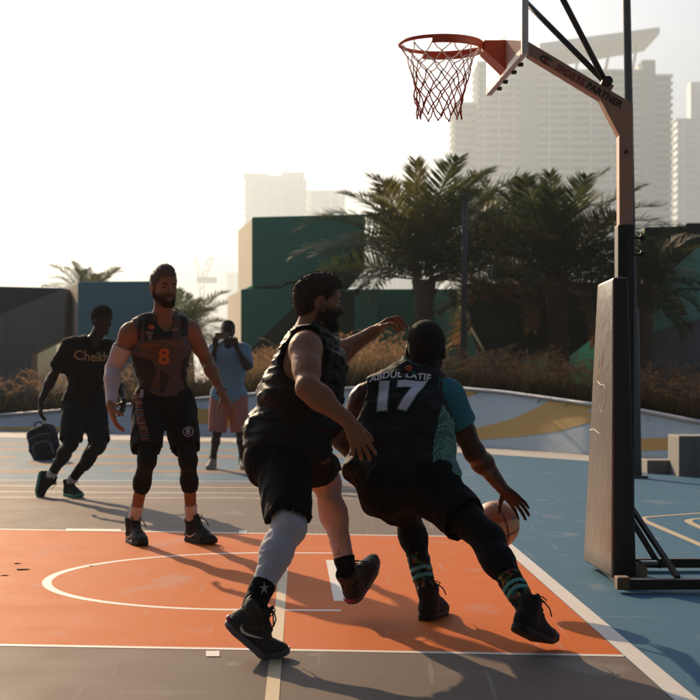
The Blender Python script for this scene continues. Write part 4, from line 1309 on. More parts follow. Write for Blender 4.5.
def make_eyes(root, W, R, s, parent):
    Mw = mat('eye_white', (.10, .085, .075), .4, spec=.12); Mi = mat('iris_dark', (.025, .014, .008), .2)
    for k in (-1, 1):
        S = Solid().u(Ell(W(.031*k, .0755, .005), A3([.0135, .0115, .0110])*s, R), .01)
        V, F = S.mesh(.0025); eye = np_mesh('eye', V, F, Mw, parent)
        S = Solid().u(Ell(W(.031*k, .0835, .005), A3([.0068, .0052, .0068])*s, R), .01)
        V, F = S.mesh(.002); np_mesh('iris', V, F, Mi, eye)
def make_brows(W, R, s, m, parent, tilt=.004):
    S = Solid()
    for k in (-1, 1): S.u(Cone(W(.014*k, .0955, .025), W(.030*k, .0915, .0285), .0042*s, .0042*s), .004); S.u(Cone(W(.030*k, .0915, .0285), W(.046*k, .080, .024+tilt), .0042*s, .0028*s), .004)
    S.disp(.004, 240)
    V, F = S.mesh(.0025); np_mesh('eyebrow', V, F, m, parent)
def make_beard(c, R, s, m, parent, thick=.006, cheek=-.035, vox=.004):
    W = lambda x, y, z: A3(c)+(A3([x, y, z])*s)@R
    B = Solid()
    B.u(Ell(W(0, .030, -.028), (A3([.060, .062, .080])+thick)*s, R), .02)
    for k in (-1, 1): B.u(Cone(W(.052*k, .0, -.050), W(.022*k, .068, -.095), (.020+thick)*s, (.018+thick)*s), .022)
    B.u(Cone(W(-.014, .078, -.100), W(.014, .078, -.100), (.020+thick)*s, (.020+thick)*s), .018)
    B.u(Cone(W(-.026, .088, -.047), W(.026, .088, -.047), .0075*s, .0075*s), .006)
    B.keep(Half(W(0, .06, cheek), R[2]+R[1]*.28))
    B.sub(Ell(W(0, .105, -.067), A3([.022, .022, .014])*s, R), .006)
    B.keep(Half(W(0, .0, 0), -R[1]*1+R[2]*.15))
    B.disp(.004, 160)
    V, F = B.mesh(vox); V, F = add_fuzz(V, F, 1800, .005, A3(c)-R[2]*.04*s+R[1]*.02*s, .0009); np_mesh('beard', V, F, m, parent)
# ================================================================== people
M_black = cloth_mat('cloth_black', (.0045, .0045, .005), .85, k=.7)
M_blacksatin = cloth_mat('cloth_black_satin', (.009, .008, .008), .55, k=.8, weave=700)
M_tights = cloth_mat('tights_black', (.0045, .0045, .005), .75)
M_whitecloth = cloth_mat('cloth_white', (.50, .51, .55), .85)
M_sockwhite = cloth_mat('sock_white', (.56, .66, .76), .9)
M_shoeblk = mat('shoe_black', (.007, .007, .008), .7, spec=.2, noise=(60, (.02, .019, .018), .3), bump=(300, .4, .002))
M_soleblk = mat('sole_black', (.010, .010, .011), .6, spec=.25, noise=(40, (.02, .02, .02), .3))
M_soledk = mat('sole_grey', (.10, .105, .13), .5, noise=(40, (.07, .07, .09), .3))
M_solegreen = mat('sole_green', (.06, .34, .24), .5)
M_lace = mat('lace_black', (.012, .012, .012), .85)
M_swoosh = mat('swoosh_white', (.62, .64, .66), .5)
M_hairblk = mat('hair_black', (.008, .006, .005), .85, spec=.15, noise=(90, (.02, .014, .010), .3), bump=(200, .9, .006))
M_hairbrn = mat('hair_brown', (.020, .011, .007), .65, spec=.25, noise=(90, (.05, .028, .016), .3), bump=(200, .9, .006))
M_beard = mat('beard_dark', (.013, .009, .007), .9, spec=.08, noise=(120, (.035, .022, .015), .3), bump=(260, .9, .004))

def body_mesh(root, pr, cfg, skin, vox):
    S = Solid().us(pr['torso'], .05).us(pr['neck'], .035)
    R = head_frame(cfg['face'], cfg.get('head_up', (0, 0, 1))); hs = cfg.get('hs', 1.0)*pr['s']
    L, W = head_prims(pr['J']['head'], R, hs)
    for op, f, k in L: S.ops.append((op, f, k))
    for sd in 'RL':
        S.us(pr['U'+sd], .03).us(pr['F'+sd], .035)
        h = cfg['hand'+sd]
        hand(S, pr['J']['wr'+sd], h[0], h[1], h[2], h[3], cfg.get('hand_s', 1.0)*pr['s'], **(h[4] if len(h) > 4 else {}))
        S.us(pr['T'+sd], .035).us(pr['S'+sd], .02)
        ft = cfg['foot'+sd]; an = pr['J']['an'+sd]
        S.u(Cone(an, A3(ft['heel'])+A3(ft['f'])*.09+A3(ft['u'])*.045, .034, .026), .02)
    S.disp(.0035, 22); S.disp(.002, 60, 3.0)
    V, F = finish(S, vox)
    # skin colour: lips, stubble shade of the beard, slightly paler palms
    base = A3(cfg['skin']); col = np.tile(base, (len(V), 1))
    q = (V-A3(pr['J']['head']))@R.T/hs
    ss = lambda a, b, x: np.clip((x-a)/(b-a), 0, 1)
    front = ss(.0, .03, q[:, 1])*(np.abs(q[:, 0]) < .1)*(q[:, 2] > -.16)*(q[:, 2] < .14)
    lip = front*np.exp(-((q[:, 0]/.024)**4+((q[:, 2]+.067)/.014)**4))*(q[:, 1] > .07)
    col = col*(1-lip[:, None]*.5)+A3([base[0]*.85, base[1]*.55, base[2]*.6])*lip[:, None]*.5
    if cfg.get('stubble'):
        line = -.030-.35*(.09-q[:, 1])*.0+cfg.get('stub_z', 0)
        st = front*ss(line+.016, line-.014, q[:, 2]+.010*vnoise(q*90))*(1-lip*.8)
        st = np.maximum(st, front*np.exp(-((q[:, 0]/.030)**4+((q[:, 2]+.047)/.009)**4))*(q[:, 1] > .07))
        side = (np.abs(q[:, 0]) > .045)*ss(.02, -.03, q[:, 2])*ss(.035, .0, q[:, 1])*ss(-.03, -.01, q[:, 1])*(q[:, 2] > -.12)*(np.abs(q[:, 0]) < .085)*(q[:, 1] > -.02)
        st = np.clip(np.maximum(st, side*.8), 0, 1)*cfg['stubble']
        st *= ss(-.125, -.108, q[:, 2])
        col = col*(1-st[:, None])+A3([.022, .015, .011])*st[:, None]
    b = np_mesh('body', V, F, skin, root, col)
    return b, R, W, hs

def waist_plane(pr, h): return pr['J']['pelvis']+pr['RH'][2]*h*pr['s']
def shorts_mesh(root, pr, hemR, hemL, rh, m, name='shorts', vox=.007, top=.10, disp=(.012, (9, 9, 22)), rtop=.112, e=.018, k=.045, cutn=None, fold=(.010, (19, 19, 6))):
    S = Solid(); s = pr['s']; rh2 = rh if isinstance(rh, tuple) else (rh, rh)
    for p in pr['torso'][4:7]: S.u(p.grow(e), k)
    subs = []
    for i, (sd, fr) in enumerate((('R', hemR), ('L', hemL))):
        hp, kn = pr['J']['hip'+sd], pr['J']['kn'+sd]; c = unit(kn-hp); hem = hp+(kn-hp)*fr
        leg = Cone(hp-c*.02, hem, rtop*s, rh2[i]*s, cut=True)
        if cutn is not None: leg.cut = unit(c*.35+A3(cutn)*.65)
        S.u(leg, k)
        subs.append(Cone(hem-c*.02, hem+c*.05, rh2[i]*s-.016, rh2[i]*s-.012))
    S.disp(fold[0], fold[1], 1.7, True); S.disp(fold[0]*.45, A3(fold[1])*2.1, 8.2, True)
    S.disp(*disp); S.disp(disp[0]*.45, A3(disp[1])*2.3, 3.3)
    for q in subs: S.sub(q, .004)
    S.keep(Half(waist_plane(pr, top), pr['RH'][2]))
    V, F = finish(S, vox); return np_mesh(name, V, F, m, root)
def top_mesh(root, pr, m, name, e=.016, hem=-.04, sleeves=None, neck_r=.078, armhole=None, vneck=.06, vox=.006, disp=(.012, (7, 7, 20)), flare=None, cuff=.02, colors=None, extra=(), hemn=None, fold=(.012, (10, 10, 22))):
    S = Solid(); s = pr['s']; R = pr['R']; J = pr['J']; rt, fw, up = R
    S.us([p.grow(e) for p in pr['torso']], .05)
    for f in extra: S.u(f, .05)
    if flare: S.u(Ell(J['pelvis']+up*.02*s, A3(flare)*s, R), .06)
    if sleeves:
        for sd in 'RL':
            fr = sleeves if not isinstance(sleeves, dict) else sleeves.get(sd)
            if fr:
                sh, el = J['sh'+sd], J['el'+sd]; q = sh+(el-sh)*fr; c = unit(el-sh)
                S.u(Cone(sh-c*.0, q, (.070+cuff*.6)*s, (.056+cuff)*s, cut=True), .035)
                S.sub(Cone(q-c*.015, q+c*.05, (.056+cuff)*s-.014, (.056+cuff)*s-.010), .004)
    S.disp(fold[0], fold[1], 2.9, True); S.disp(fold[0]*.45, A3(fold[1])*2.2, 6.1, True)
    S.disp(*disp); S.disp(disp[0]*.4, A3(disp[1])*2.4, 5.1)
    if armhole:
        for sd, sg in (('R', 1), ('L', -1)):
            S.sub(Ell(J['sh'+sd]+rt*sg*armhole[0]*s-up*armhole[4]*s, A3(armhole[1:4])*s, R), .012)
    S.sub(Cone(J['neck']-up*.02*s, J['head'], neck_r*s, neck_r*s*1.1), .008)
    if vneck: S.sub(Ell(J['neck']+fw*.075*s-up*.02*s, A3([.052, .07, vneck])*s, R), .01)
    S.keep(Half(J['pelvis']+up*hem*s, -up if hemn is None else hemn))
    V, F = finish(S, vox)
    return np_mesh(name, V, F, m, root, colors(V) if colors else None)
def legging(root, pr, sd, m, name, f0, f1, e=.004, vox=.006):
    """cover from fraction f0 to f1 of the shin (negative f0 reaches up the thigh)"""
    kn, an = pr['J']['kn'+sd], pr['J']['an'+sd]; d = unit(an-kn)
    S = Solid().us([p.grow(e) for p in (pr['S'+sd] + (pr['T'+sd] if f0 < .05 else []))], .035); S.disp(.004, (30, 30, 60), 0, True)
    if f0 >= 0.05: S.keep(Half(kn+(an-kn)*f0, -d))
    S.keep(Half(kn+(an-kn)*f1, d))
    V, F = finish(S, vox); return np_mesh(name, V, F, m, root)
def arm_sleeve(root, pr, sd, m, name, f0, f1, e=.004, vox=.006):
    sh, el, wr = (pr['J'][k+sd] for k in ('sh', 'el', 'wr'))
    S = Solid().us([p.grow(e) for p in pr['U'+sd]+pr['F'+sd]], .04)
    S.keep(Half(sh+(el-sh)*f0, -unit(el-sh)))
    if f1 <= 1: S.keep(Half(sh+(el-sh)*f1, unit(el-sh)))
    else: S.keep(Half(el+(wr-el)*(f1-1), unit(wr-el)))
    S.disp(.004, 26)
    V, F = finish(S, vox); return np_mesh(name, V, F, m, root)
def report(nm, J):
    pass

# ---------------------------------------------------------------- player in the grey and black jersey with number 8
def player_eight():
    d = 10.4
    fR = foot_pose(G(130, 542), G(145, 547)); fL = foot_pose(G(187, 541.3), G(215, 545.5))
    J = dict(head=P(164, 288.5, 10.35), neck=P(163, 316, 10.4), shR=P(130.5, 330, 10.36), shL=P(189, 327, 10.5), elR=P(113, 369, 10.42), wrR=P(111, 406, 10.2),
             elL=P(207, 361, 10.62), wrL=P(223, 395, 10.42), pelvis=P(163, 396, 10.5), hipR=P(149, 403, 10.45), hipL=P(179, 402, 10.52), knR=P(147, 460, 10.2), knL=P(188, 460, 10.28),
             anR=fR['ankle'], anL=fL['ankle'])
    cfg = dict(J=J, skin=(.25, .140, .085), stubble=.92, s=1.01, face=(.50, -.86, -.03), head_up=(.0, 0, 1), hs=1.06, arm=.97, leg=.90, footR=fR, footL=fL,
               handR=((.22, -.15, -1), (.4, -1, .1), (.9, .3, 0), .38), handL=((.5, -.18, -.86), (-.5, -.8, -.1), (-.7, .5, -.5), .30))
    root = empty('person', (J['pelvis'].x, J['pelvis'].y, 0), 'bearded player in grey and black number 8 jersey with white arm sleeve', 'person')
    pr = build_person(cfg); skin = skin_mat('skin_tan', (.25, .140, .085))
    body, R, W, hs = body_mesh(root, pr, cfg, skin, .006)
    make_eyes(root, W, R, hs, root); make_brows(W, R, hs, M_beard, root, .002)
    make_hair(root, J['head'], R, hs, mat('hair_ash', (.05, .035, .026), .55, noise=(90, (.10, .075, .055), .3), bump=(200, .9, .006)), .005, .068, back=-.05, top=.016)
    make_beard(J['head'], R, hs, M_beard, root, .0018, cheek=-.052)
    def cols(V):
        q = to_px(V); c = np.tile(A3([.060, .050, .048]), (len(V), 1)); blk = A3([.006, .006, .007])
        for poly in ([(222, 262), (245, 238), (262, 290), (340, 300), (342, 366), (222, 374)], [(150, 425), (255, 455), (275, 500), (245, 585), (150, 585)],
                     [(385, 450), (440, 425), (440, 590), (395, 590), (372, 510)], [(372, 236), (398, 285), (402, 350), (376, 362)], [(208, 250), (222, 262), (205, 370), (190, 380)], [(290, 490), (330, 520), (300, 590), (285, 590)]):
            c[in_poly(q, [(90+x/4.118, 250+y/4.118) for x, y in poly])] = blk
        return c
    jm = mat('jersey_panels', (.1, .1, .1), .72, attr='col', bump=(800, .25, .0012), spec=.3)
    j = top_mesh(root, pr, jm, 'jersey', e=.013, hem=.015, armhole=(.035, .074, .12, .115, .02), vneck=.075, colors=cols, disp=(.016, (6, 6, 15)), vox=.0055)
    bv = bvh_of(j); rt, fw, up = pr['R']; M_or = mat('print_orange', (.36, .115, .02), .7)
    lettering(j, bv, 'TRIPLE THREAT', P(165, 344, 10.25), -rt, up, .050, mat('print_rust', (.20, .06, .015), .7), arch=-.9, bold=.0012, xscale=.84)
    lettering(j, bv, '8', P(166.5, 358.5, 10.25), -rt, up, .150, M_or, 'number', bold=.004)
    disc = [(.017*math.cos(a)*(1.5 if math.cos(a) > 0 else 1), .016*math.sin(a)) for a in [i*math.pi/7 for i in range(14)]]
    decal(j, bv, disc, P(153, 328, 10.25), -rt, up, mat('print_red', (.5, .08, .02), .7), 'badge')
    decal(j, bv, [(-.03, -.006), (.03, -.004), (.03, .004), (-.03, .007)], P(177.5, 331, 10.25), -rt, up, M_or, 'badge')
    for k in range(4): decal(j, bv, [(-.022+.004*k, -.003), (.022-.004*k, -.003), (.022-.004*k, .003), (-.022+.004*k, .003)], P(151, 333+2.1*k, 10.25), -rt, up, mat('print_grey', (.3, .29, .28), .7), 'small_print')
    sh = shorts_mesh(root, pr, .80, .80, .103, M_black, top=.10, disp=(.016, (7, 7, 6)), vox=.0065, rtop=.106, e=.012, fold=(.010, (19, 19, 6)))
    bs = bvh_of(sh)
    ring = [(.034*math.cos(a), .034*math.sin(a)) for a in [i*math.pi/12 for i in range(24)]]
    Mg = mat('print_silver', (.36, .36, .38), .6)
    c0 = P(188.5, 431.5, 10.3)
    decal(sh, bs, ring, c0, (1, 0, 0), (0, 0, 1), Mg, 'emblem', .004)
    decal(sh, bs, [(x*.82, y*.82) for x, y in ring], c0, (1, 0, 0), (0, 0, 1), M_black, 'emblem_field', .006)
    lettering(sh, bs, 'B', c0, (1, 0, 0), (0, 0, 1), .056, Mg, 'emblem_letter', bold=.002, lift=.008)
    decal(sh, bs, [(-.012, -.026), (.012, -.026), (.012, .026), (-.012, .026)], P(140.5, 393.5, 10.3), (1, 0, 0), (0, 0, 1), Mg, 'waist_tag', .005)
    # multicoloured side band of dashes
    cs = [mat('band_%s' % n, c, .75) for n, c in (('rust', (.16, .035, .015)), ('blue', (.05, .09, .13)), ('sand', (.20, .13, .08)))]
    rb = random.Random(2)
    for k in range(20):
        y = 395+k*2.5; x = 132.5+k*.62+ (1.5 if k > 12 else 0)
        decal(sh, bs, [(-.030, -.006), (.030, -.006+rb.uniform(-.004, .004)), (.026, .006), (-.028, .007)], P(x+3.2, y, 10.3), (1, 0, 0), (0, 0, 1), cs[0] if k % 5 not in (1, 3) else cs[1 + (k % 2)], 'side_band', .003)
    for sd in 'RL':
        legging(root, pr, sd, M_tights, 'legging', -1, .44, .005)
        legging(root, pr, sd, M_sockwhite, 'sock', .66, 1.05, .006)
        make_shoe(root, cfg['foot'+sd], 1 if sd == 'R' else -1, (M_shoeblk, M_soleblk, M_lace), M_swoosh, True, 1.10)
    sl = arm_sleeve(root, pr, 'R', M_whitecloth, 'arm_sleeve', .42, 1.97, .0075, .005)
    mb = MB(); w = pr['J']['wrL']; dv = unit(pr['J']['wrL']-pr['J']['elL']); e1 = unit(np.cross(dv, [0, 1, 0])); e2 = np.cross(dv, e1)
    mb.tube([w-dv*.03+(e1*math.cos(a)+e2*math.sin(a))*.031 for a in np.linspace(0, 6.283, 25)], .005, 6); mb.build('wristband', M_black, root, True)
player_eight()

# ---------------------------------------------------------------- player in the plain black vest
def player_vest():
    dn = 6.22
    fR = foot_pose(P(223, 624, dn), P(268, 660.5, dn), (.4, -.12, 1), math.radians(36))
    hl = P(351, 606, 7.2); fL = foot_pose(hl, hl+Vector((.115, .19, .165)))
    J = dict(head=P(318, 303, 6.86), neck=P(309, 333, 6.86), shR=P(305, 346, 6.62), shL=P(319, 346, 7.0), elR=P(308, 388, 6.38), wrR=P(350, 423, 6.34),
             elL=P(328, 361, 7.24), wrL=P(373, 332, 7.3), pelvis=P(288, 448, 6.84), hipR=P(284, 458, 6.74), hipL=P(297, 458, 6.92), knR=P(289, 527, 6.44), knL=P(326, 482, 7.28),
             anR=fR['ankle'], anL=fL['ankle'])
    cfg = dict(J=J, skin=(.30, .140, .074), stubble=.95, stub_z=.012, s=1.0, face=(.97, .22, -.10), hs=1.0, girth=1.13, belly=1.30, arm=1.10, leg=1.02, footR=fR, footL=fL,
               handR=((.42, -.05, -.90), (.9, .1, .35), (-.1, 1, -.2), .48, dict(tout=.40, thumb=.7, spread=.17)), handL=((.80, .12, .58), (.1, -.9, .3), (.45, .1, -.9), .95, dict(curls=(.75, 1.05, 1.15, 1.2), thumb=.5)))
    root = empty('person', (J['pelvis'].x, J['pelvis'].y, 0), 'bearded defender in plain black vest and shorts reaching one arm out', 'person')
    pr = build_person(cfg); skin = skin_mat('skin_light_tan', (.30, .140, .074))
    body, R, W, hs = body_mesh(root, pr, cfg, skin, .005)
    make_eyes(root, W, R, hs, root); make_brows(W, R, hs, M_beard, root)
    make_hair(root, J['head'], R, hs, M_hairbrn, .006, .072, back=-.085, noise=(.007, 60), top=.006, vox=.0045)
    make_beard(J['head'], R, hs, M_beard, root, .003, cheek=-.022)
    rt, fw, up = pr['R']; R_t = pr['R']
    top_mesh(root, pr, M_blacksatin, 'vest', e=.022, hem=-.03, armhole=(.03, .085, .13, .14, .02), vneck=.05, flare=(.19, .18, .12), disp=(.020, (5, 5, 17)), vox=.006, neck_r=.082, extra=[Ell(P(297, 404, 6.84), (.185, .178, .19), R_t), Ell(P(287, 434, 6.84), (.19, .185, .11), R_t)], fold=(.015, (9, 9, 34)))
    shorts_mesh(root, pr, .90, .62, (.102, .118), M_black, top=.10, disp=(.016, (8, 8, 7)), e=.024, rtop=.118, vox=.0065, cutn=(0, 0, -1), fold=(.010, (19, 19, 6)))
    legging(root, pr, 'R', M_whitecloth, 'calf_sleeve', -1, .70, .006, .005)
    legging(root, pr, 'L', cloth_mat('tights_blush', (.62, .50, .46), .8), 'calf_sleeve', -1, .80, .005, .005)
    for sd in 'RL':
        sk = legging(root, pr, sd, M_black, 'sock', .66 if sd == 'R' else .76, 1.06, .010, .005)
        if sd == 'R':
            bk = bvh_of(sk); star = []
            for k in range(10): star.append(((.022 if k % 2 == 0 else .007)*math.sin(k*math.pi/5), (.028 if k % 2 == 0 else .008)*math.cos(k*math.pi/5)))
            decal(sk, bk, star, P(264, 589, 6.2), (1, 0, 0), (0, 0, 1), mat('print_grey', (.3, .29, .28), .7), 'emblem')
        else:
            bk = bvh_of(sk); decal(sk, bk, [(-.022, -.014), (-.004, -.004), (-.002, .016), (.003, .016), (.006, -.001), (.022, -.002), (.006, -.008), (-.004, -.010)], P(338, 553, 7.1), (1, 0, 0), (0, 0, 1), mat('print_grey', (.3, .29, .28), .7), 'emblem')
        shoe = make_shoe(root, cfg['foot'+sd], 1 if sd == 'R' else -1, (M_knit, M_soledk, M_lace), M_swoosh if sd == 'R' else None, True, 1.04)
        # magenta heel tab
        ft = cfg['foot'+sd]; f, u = ft['f'], ft['u']; r = np.cross(f, u); h = A3(ft['heel'])
        mb = MB(); mb.tube([h+f*.012+u*.034+r*.028, h-f*.0005+u*.036+r*.012, h-f*.0005+u*.036-r*.012, h+f*.012+u*.034-r*.028], .009, 8); mb.build('heel_tab', mat('heel_magenta', (.35, .03, .14), .5), shoe, True)
M_knit = mat('shoe_knit', (.012, .011, .010), .7, bump=(300, .5, .003))
def _knit():
    nt = M_knit.node_tree; N, L = nt.nodes, nt.links; b = N['Principled BSDF']
    tc = [n for n in N if n.type == 'TEX_COORD'][0]
    v = N.new('ShaderNodeTexVoronoi'); v.inputs['Scale'].default_value = 95; L.new(tc.outputs['Object'], v.inputs['Vector'])
    n = N.new('ShaderNodeTexNoise'); n.inputs['Scale'].default_value = 14; L.new(tc.outputs['Object'], n.inputs['Vector'])
    r = N.new('ShaderNodeMapRange'); r.inputs['From Min'].default_value = .34; r.inputs['From Max'].default_value = .18; L.new(v.outputs['Distance'], r.inputs['Value'])
    r2 = N.new('ShaderNodeMapRange'); r2.inputs['From Min'].default_value = .48; r2.inputs['From Max'].default_value = .56; L.new(n.outputs['Fac'], r2.inputs['Value'])
    m_ = N.new('ShaderNodeMath'); m_.operation = 'MULTIPLY'; L.new(r.outputs['Result'], m_.inputs[0]); L.new(r2.outputs['Result'], m_.inputs[1])
    mx = N.new('ShaderNodeMix'); mx.data_type = 'RGBA'; mx.inputs['A'].default_value = (.010, .010, .010, 1); mx.inputs['B'].default_value = (.19, .13, .065, 1)
    L.new(m_.outputs['Value'], mx.inputs['Factor']); L.new(mx.outputs['Result'], b.inputs['Base Color'])
_knit()
player_vest()

# ---------------------------------------------------------------- dribbler seen from behind, number 17
def player_seventeen():
    hR = P(515, 631, 6.24); tR = G(551, 648); fR = foot_pose(hR, tR, (0, 0, 1), math.radians(14))
    fL = foot_pose(G(424, 622), G(448, 611))
    J = dict(head=P(426, 351, 7.22), neck=P(418, 367, 7.22), shR=P(444, 392, 7.10), shL=P(367, 396, 7.12), elR=P(474, 452, 7.16), wrR=P(503, 489, 7.46),
             elL=P(342, 440, 7.28), wrL=P(372, 462, 7.46), pelvis=P(406, 478, 6.94), hipR=P(430, 487, 6.92), hipL=P(386, 487, 6.94), knR=P(487, 539, 6.62), knL=P(406, 508, 7.40),
             anR=fR['ankle'], anL=fL['ankle'])
    cfg = dict(J=J, skin=(.055, .026, .015), s=1.0, face=(.12, .97, -.16), hs=1.12, girth=1.14, belly=1.12, arm=1.08, leg=1.04, footR=fR, footL=fL,
               handR=((.66, .30, -.62), (-.85, .2, .1), (-.5, .3, -.7), .22, dict(spread=.15, thumb=.2)), handL=((.6, .5, -.3), (0, .2, 1), (.5, -.5, 0), .6))
    root = empty('person', (J['pelvis'].x, J['pelvis'].y, 0), 'dribbling player seen from behind in black number 17 jersey with teal sleeve', 'person')
    pr = build_person(cfg); skin = skin_mat('skin_deep', (.055, .026, .015), .42)
    body, R, W, hs = body_mesh(root, pr, cfg, skin, .005)
    make_hair(root, J['head'], R, hs, M_hairblk, .005, .070, back=-.06, noise=(.003, 140), fuzz=0)
    rt, fw, up = pr['R']
    arm_sleeve(root, pr, 'R', cloth_mat('sleeve_teal', (.035, .20, .25), .8), 'sleeve', -.35, .56, .013, .005)
    PAN = [(330+x/4.373, 360+y/4.373) for x, y in ((492, 190), (470, 280), (448, 400), (458, 510), (466, 600), (700, 600), (700, 300), (530, 250))]
    COLR = [(330+x/4.373, 360+y/4.373) for x, y in ((473, 80), (500, 80), (505, 125), (478, 125))]
    def cols(V):
        q = to_px(V); c = np.zeros((len(V), 3)); c[in_poly(q, PAN), 0] = 1.0
        c[in_poly(q, COLR), 1] = 1.0
        nk = A3(J['neck']); dd = np.linalg.norm((V-nk)-np.outer((V-nk)@up, up), axis=1); c[(dd < .098), 1] = 1.0
        return c
    jm = mat('jersey_side_panel', (.006, .006, .007), .8, bump=(800, .25, .0012), spec=.3)
    nt = jm.node_tree; N, L = nt.nodes, nt.links
    a = N.new('ShaderNodeAttribute'); a.attribute_name = 'col'; sp = N.new('ShaderNodeSeparateColor'); L.new(a.outputs['Color'], sp.inputs['Color'])
    tc = [n for n in N if n.type == 'TEX_COORD'][0]; mp = N.new('ShaderNodeMapping'); mp.inputs['Rotation'].default_value = (0, .78, .3); L.new(tc.outputs['Object'], mp.inputs['Vector'])
    ck = N.new('ShaderNodeTexChecker'); ck.inputs['Scale'].default_value = 105; ck.inputs['Color1'].default_value = (.16, .36, .29, 1); ck.inputs['Color2'].default_value = (.025, .07, .055, 1); L.new(mp.outputs['Vector'], ck.inputs['Vector'])
    m1 = N.new('ShaderNodeMix'); m1.data_type = 'RGBA'; m1.inputs['A'].default_value = (.0055, .006, .0065, 1); L.new(sp.outputs['Red'], m1.inputs['Factor']); L.new(ck.outputs['Color'], m1.inputs['B'])
    m2 = N.new('ShaderNodeMix'); m2.data_type = 'RGBA'; m2.inputs['B'].default_value = (.02, .11, .085, 1); L.new(sp.outputs['Green'], m2.inputs['Factor']); L.new(m1.outputs['Result'], m2.inputs['A'])
    L.new(m2.outputs['Result'], N['Principled BSDF'].inputs['Base Color'])
    # loose hem bunched over the right hip
    ex = [Ell(P(402, 447, 6.98), (.232, .15, .13), pr['R']), Ell(P(449, 481, 6.90), (.058, .085, .050), pr['R']), Ell(P(352, 468, 6.95), (.05, .08, .05), pr['R'])]
    j = top_mesh(root, pr, jm, 'jersey', e=.024, hem=-.055, armhole=(.045, .080, .13, .135, .03), vneck=0, neck_r=.082, colors=cols, disp=(.024, (6, 6, 14)), vox=.0055, flare=(.215, .165, .14), extra=ex)
    bv = bvh_of(j); Mn = mat('print_white', (.80, .80, .88), .65, noise=(26, (.62, .62, .70), .3)); Mg = mat('print_mint', (.10, .28, .22), .7)
    lettering(j, bv, '17', P(396, 401.5, 7.0), rt, up, .215, Mg, 'number_edge', bold=.013, lift=.008, xscale=1.12, shear=.05)
    lettering(j, bv, '17', P(396, 401.5, 7.0), rt, up, .215, Mn, 'number', bold=.008, lift=.0105, xscale=1.12, shear=.05)
    lettering(j, bv, 'ABDUL LATIF', P(400, 375, 7.05), rt, up, .056, mat('print_name', (.82, .78, .76), .65), 'lettering', bold=.0014, lift=.006, arch=-.7, shear=.12, xscale=.80, spacing=1.05)
    decal(j, bv, [(.017*math.cos(q), .016*math.sin(q)) for q in [i*math.pi/7 for i in range(14)]], P(408.5, 367, 7.1), rt, up, mat('print_red', (.5, .08, .02), .7), 'badge', .006)
    shorts_mesh(root, pr, .62, .70, (.105, .115), M_black, top=.08, disp=(.020, (8, 8, 8)), e=.03, rtop=.12)
    for sd in 'RL':
        legging(root, pr, sd, M_tights, 'legging', -1, .72, .005, .0055)
        sk = legging(root, pr, sd, M_floral, 'sock', .56 if sd == 'R' else .55, 1.05, .008, .005)
        kn, an = pr['J']['kn'+sd], pr['J']['an'+sd]; dd = unit(an-kn)
        for q in (.71, .79):
            S = Solid().us([p.grow(.0105) for p in pr['S'+sd]], .02); S.keep(Half(kn+(an-kn)*(q-.022), -dd)); S.keep(Half(kn+(an-kn)*(q+.022), dd))
            V, F = S.mesh(.004); np_mesh('sock_stripe', V, F, mat('stripe_teal', (.10, .36, .33), .85), sk)
        make_shoe(root, cfg['foot'+sd], 1 if sd == 'R' else -1, (M_shoeblk, M_soleblk, M_lace), None, True, 1.02)
M_floral = cloth_mat('sock_floral', (.02, .02, .02), .9)
def _floral():
    nt = M_floral.node_tree; N, L = nt.nodes, nt.links; b = N['Principled BSDF']; tc = [n for n in N if n.type == 'TEX_COORD'][0]
    v = N.new('ShaderNodeTexVoronoi'); v.inputs['Scale'].default_value = 62; L.new(tc.outputs['Object'], v.inputs['Vector'])
    sp = N.new('ShaderNodeSeparateColor'); L.new(v.outputs['Color'], sp.inputs['Color'])
    cr = N.new('ShaderNodeValToRGB'); cr.color_ramp.interpolation = 'CONSTANT'
    for pos, c in ((0, (.012, .012, .012)), (.45, (.05, .10, .03)), (.62, (.22, .05, .02)), (.74, (.03, .12, .10)), (.84, (.02, .02, .02)), (.93, (.28, .20, .06))):
        if pos == 0: e = cr.color_ramp.elements[0]
        else: e = cr.color_ramp.elements.new(pos)
        e.position = pos; e.color = (*c, 1)
    L.new(sp.outputs['Red'], cr.inputs['Fac']); L.new(cr.outputs['Color'], b.inputs['Base Color'])
_floral()
player_seventeen()

